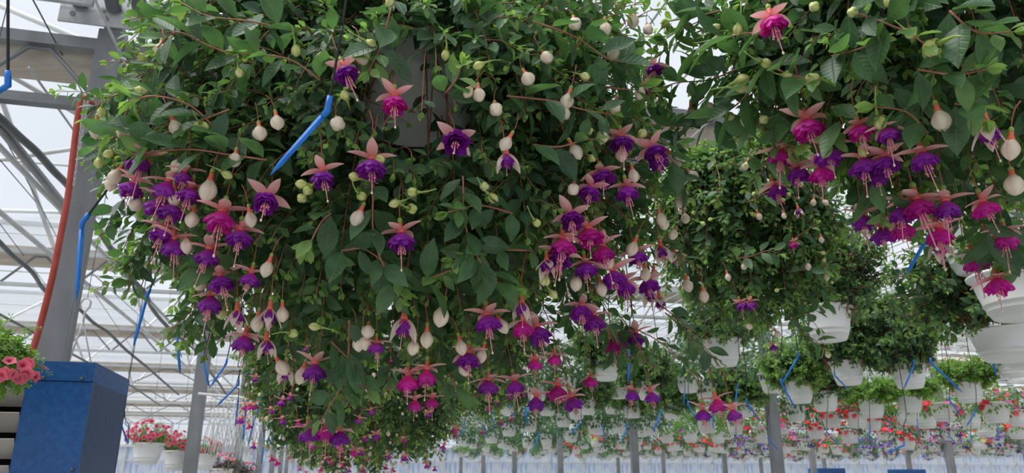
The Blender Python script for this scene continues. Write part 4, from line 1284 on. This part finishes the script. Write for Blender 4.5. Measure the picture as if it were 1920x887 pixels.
# ------------------------------------------------------------------ drip tubes with blue stakes
def stake(tops, elbow, tip, t_, label, group='blue drip stakes', k=1.0, t_tip=None):
    k *= .8
    e = PA(*elbow, t_)
    tp_ = PA(*tip, t_tip or t_)
    rt = root('drip_stake', e, label, 'drip stake', group)
    d = (tp_ - e).normalized()
    n_ = len(tops)
    path = [PA(x, y, t_) - e for x, y in tops]
    if n_ > 1 and (path[0] + e).z < ZRAIL:
        if tops[0][1] > 0:
            hi = snap(path[0] + e, .5) - e
            hi.z = ZRAIL - .012 - e.z
        else:
            dr = path[0] - path[1]
            hi = path[0] + dr * ((ZRAIL - e.z - path[0].z) / dr.z)
        path = [hi, hi.lerp(path[0], .6)] + path
    d0 = (path[-1]).normalized()
    put('feed_tube', MB().tube(smoothpath(path + [Vector(), ], 4) if n_ > 1 else path + [Vector()], .0026 * k, 6).mesh('feed_tube', 'tube_black'), rt)
    put('connector', MB().tube([d0 * .026 * k, d0 * .012 * k, Vector(), d * .012 * k], [.0052 * k, .0055 * k, .006 * k, .0052 * k], 8).mesh('connector', 'stake_blue'), rt)
    L_ = (tp_ - e).length
    sd = d.cross(Vector((0, 1, 0))).normalized()
    mb = MB()
    mb.tube([d * .006, d * L_ * .8, d * L_], [.0038 * k, .0034 * k, .0008], 6)
    for s_ in (-1, 1):
        mb.tube([d * .012 + sd * s_ * .0042 * k, d * L_ * .82 + sd * s_ * .0036 * k, d * L_ * .97 + sd * s_ * .0008], [.0016 * k, .0016 * k, .0006], 4)
    put('spike', mb.mesh('spike', 'stake_blue'), rt)
stake([(652, -20), (640, 60)], (614, 208), (507, 328), 1.12, 'long blue drip stake hanging in front of the big fuchsia', k=1.1)
stake([(15, -20), (15, 60)], (15, 160), (-70, 215), 1.15, 'blue drip stake on a black tube in the top left corner', k=1.1)
stake([(300, 200), (255, 275), (205, 350)], (154, 418), (143, 565), 1.35, 'blue drip stake hanging in front of the near steel post')
stake([(318, 452), (300, 500)], (275, 557), (250, 650), 1.85, 'blue drip stake hanging between the posts, higher of the two')
stake([(358, 538), (342, 585)], (331, 621), (338, 702), 2.3, 'nearly vertical blue drip stake just left of the slim post')
stake([(406, 578), (392, 630)], (380, 674), (393, 728), 2.9, 'left blue stake of the V beside the slim post')
stake([(440, 610), (432, 645)], (424, 682), (394, 726), 2.95, 'right blue stake of the V beside the slim post')
stake([(453, 660), (450, 690)], (447, 721), (405, 763), 3.2, 'slanting blue drip stake below the V of stakes')
stake([(449, 700), (448, 730)], (446, 758), (441, 802), 3.4, 'blue drip stake hanging along the second slim post')
stake([(500, 690), (496, 720)], (491, 750), (477, 788), 3.2, 'blue drip stake by the distant left fuchsia')
stake([(640, 690), (625, 720)], (608, 735), (585, 752), 2.6, 'blue stake half hidden behind the lowest trailing twig')
stake([(1765, 380), (1755, 410)], (1742, 441), (1699, 515), 1.75, 'blue drip stake pointing down left of the near white pot at right')
stake([(1470, 560), (1490, 620)], (1497, 668), (1465, 721), 3.3, 'upper of two crossing blue stakes before a white pot')
stake([(1464, 600), (1464, 660)], (1465, 718), (1491, 766), 3.4, 'lower of two crossing blue stakes before a white pot')
stake([(1690, 560), (1705, 630)], (1715, 682), (1694, 731), 3.9, 'blue stake across the white pot under the dark green bush')
stake([(1738, 450), (1740, 580)], (1745, 680), (1806, 737), 3.2, 'long blue stake slanting towards the pale petunia pot')
stake([(1563, 640), (1564, 670)], (1565, 704), (1592, 732), 4.3, 'blue stake on the left white pot under the dark bush')
stake([(1848, 560), (1852, 610)], (1856, 652), (1868, 704), 2.8, 'blue stake hanging below the wide white pot at the right edge')
stake([(1182, 560), (1181, 600)], (1181, 642), (1178, 720), 2.6, 'vertical blue stake below the right half of the big fuchsia')
stake([(1386, 660), (1384, 690)], (1383, 727), (1378, 760), 4.6, 'upright blue stake behind the three loose flowers')
far_st = [((1400, 756), (1426, 790)), ((1284, 733), (1282, 762)), ((1290, 758), (1308, 790)), ((955, 755), (963, 790)), ((994, 756), (985, 786)), ((920, 775), (924, 805)), ((871, 795), (866, 818)), ((1125, 730), (1132, 740)), ((1240, 775), (1224, 810)), ((1335, 775), (1338, 805)),
          ((1695, 835), (1660, 850)), ((1631, 802), (1630, 830)), ((1668, 790), (1667, 815)), ((1720, 790), (1722, 815)), ((1830, 770), (1812, 800)), ((1780, 750), (1802, 780)), ((1874, 795), (1870, 818)), ((1820, 815), (1824, 838)), ((1780, 818), (1797, 838)), ((1550, 810), (1572, 835)),
          ((1130, 802), (1135, 830)), ((1175, 800), (1165, 830)), ((1010, 815), (1000, 845)), ((1440, 822), (1460, 845)), ((1090, 790), (1070, 815)), ((1380, 815), (1372, 838)), ((1610, 825), (1622, 845)), ((1745, 820), (1747, 840)), ((905, 800), (912, 822)), ((985, 770), (990, 800)), ((460, 780), (455, 830)), ((475, 795), (465, 835)),
          ((240, 832), (225, 790)), ((235, 795), (250, 812)), ((510, 820), (500, 850)), ((530, 810), (540, 845)), ((495, 830), (490, 870))]
for (ex, ey), (tx, ty) in far_st:
    L_ = math.hypot(ex - tx, ey - ty)
    t_ = max(4.5, min(9, F * .14 / max(L_, 20)))
    stake([(ex + random.uniform(-6, 6), ey - 70), (ex + random.uniform(-2, 2), ey - 35)], (ex, ey), (tx, ty), t_, 'small blue drip stake hanging among the distant pots', 'small distant blue drip stakes', k=1.25)

# rails that carry the hanging pots and drip tubes
for u_, va, vb in RAILPTS:
    a, b_ = math.floor(va / 4) * 4 - .05, math.ceil(vb / 4 + 1e-6) * 4 + .05
    tag(put('hanging_rail', MB().tube([G(u_, a, ZRAIL - .01), G(u_, min(b_, VEND), ZRAIL - .01)], .006, 6).mesh('hanging_rail', 'alu')), 'thin metal rail under the roof carrying hanging pots', 'rail', 'rails carrying the hanging pots')

# small blue heaters far away, at the foot of the picture
for x, y, lab in ((1700, 886, 'small distant blue heater with dark louvres below the pots'), (1550, 884, 'small distant blue heater at the foot of the picture, left one')):
    p = PD(x, y, 19)
    h = root('air_heater', (p.x, p.y, 0), lab, 'heater', 'distant blue heaters')
    h.rotation_euler = (0, 0, AN)
    put('cabinet', MB().box((0, 0, p.z - .35), (.36, 0, 0), (0, .22, 0), (0, 0, .42)).mesh('cabinet', 'paint_blue', False), h)
    for i in range(5):
        put('louvre_slat', MB().box((.1, -.235, p.z - .08 - i * .1), (.2, 0, 0), (0, .012, .0), (0, -.01, .025)).mesh('louvre_slat', 'conduit_grey', False), h)
    for sx in (-.3, .3):
        for sy in (-.17, .17):
            put('leg', MB().box((sx, sy, (p.z - .77) / 2), (.02, 0, 0), (0, .02, 0), (0, 0, (p.z - .77) / 2)).mesh('leg', 'steel', False), h)

# ------------------------------------------------------------------ labels that tell look-alikes apart by their place
ONES = ['first', 'second', 'third', 'fourth', 'fifth', 'sixth', 'seventh', 'eighth', 'ninth', 'tenth', 'eleventh', 'twelfth', 'thirteenth', 'fourteenth', 'fifteenth', 'sixteenth', 'seventeenth', 'eighteenth', 'nineteenth']
def nth(i):
    if i < 19:
        return ONES[i]
    tens, o = divmod(i + 1, 10)
    return {2: 'twentieth', 3: 'thirtieth', 4: 'fortieth', 5: 'fiftieth', 6: 'sixtieth', 7: 'seventieth', 8: 'eightieth', 9: 'ninetieth'}[tens] if o == 0 else {2: 'twenty', 3: 'thirty', 4: 'forty', 5: 'fifty', 6: 'sixty', 7: 'seventy', 8: 'eighty', 9: 'ninety'}[tens] + '-' + ONES[o - 1]
def xpos(o):
    if o.type == 'MESH' and o.location.length < 1e-6:
        bb = [Vector(q) for q in o.bound_box]
        ctr = sum(bb, Vector()) / 8
        return ctr.dot(U) if o.name.startswith(('hanging_rail', 'roof')) else proj(ctr)[0]
    return proj(o.location)[0]
def number(objs, text):
    objs = sorted(objs, key=xpos)
    for i, o in enumerate(objs):
        o['label'] = text if len(objs) == 1 else text + ', ' + nth(i) + ' from left'
zones = [(1010, 'under the middle of the big fuchsia'), (1250, 'under the big fuchsia at right'), (1440, 'left of the grey post'), (1690, 'just right of the grey post'), (9999, 'towards the right edge')]
cells = {}
for o, var in FARP:
    x = proj(o.location)[0]
    z_ = next(t for lim, t in zones if x < lim)
    cells.setdefault((var, z_), []).append(o)
for (var, z_), objs in cells.items():
    number(objs, LAB[var] + ' ' + z_)
def by_group(g_):
    return [o for o in bpy.data.objects if o.parent is None and o.get('group') == g_]
number(by_group('small distant blue drip stakes'), 'small distant blue drip stake among the pots')
number(by_group('thin roof wires'), 'thin taut dark wire under the glass roof at left')
number(by_group('rails carrying the hanging pots'), 'thin metal rail under the roof carrying hanging pots')
number(by_group('slanting roof braces'), 'slanting aluminium brace bar under the glass roof at left')
number(by_group('far steel posts'), 'slim grey steel post in the far part of the greenhouse')
for HB, lab in EH:
    number(HB, lab)
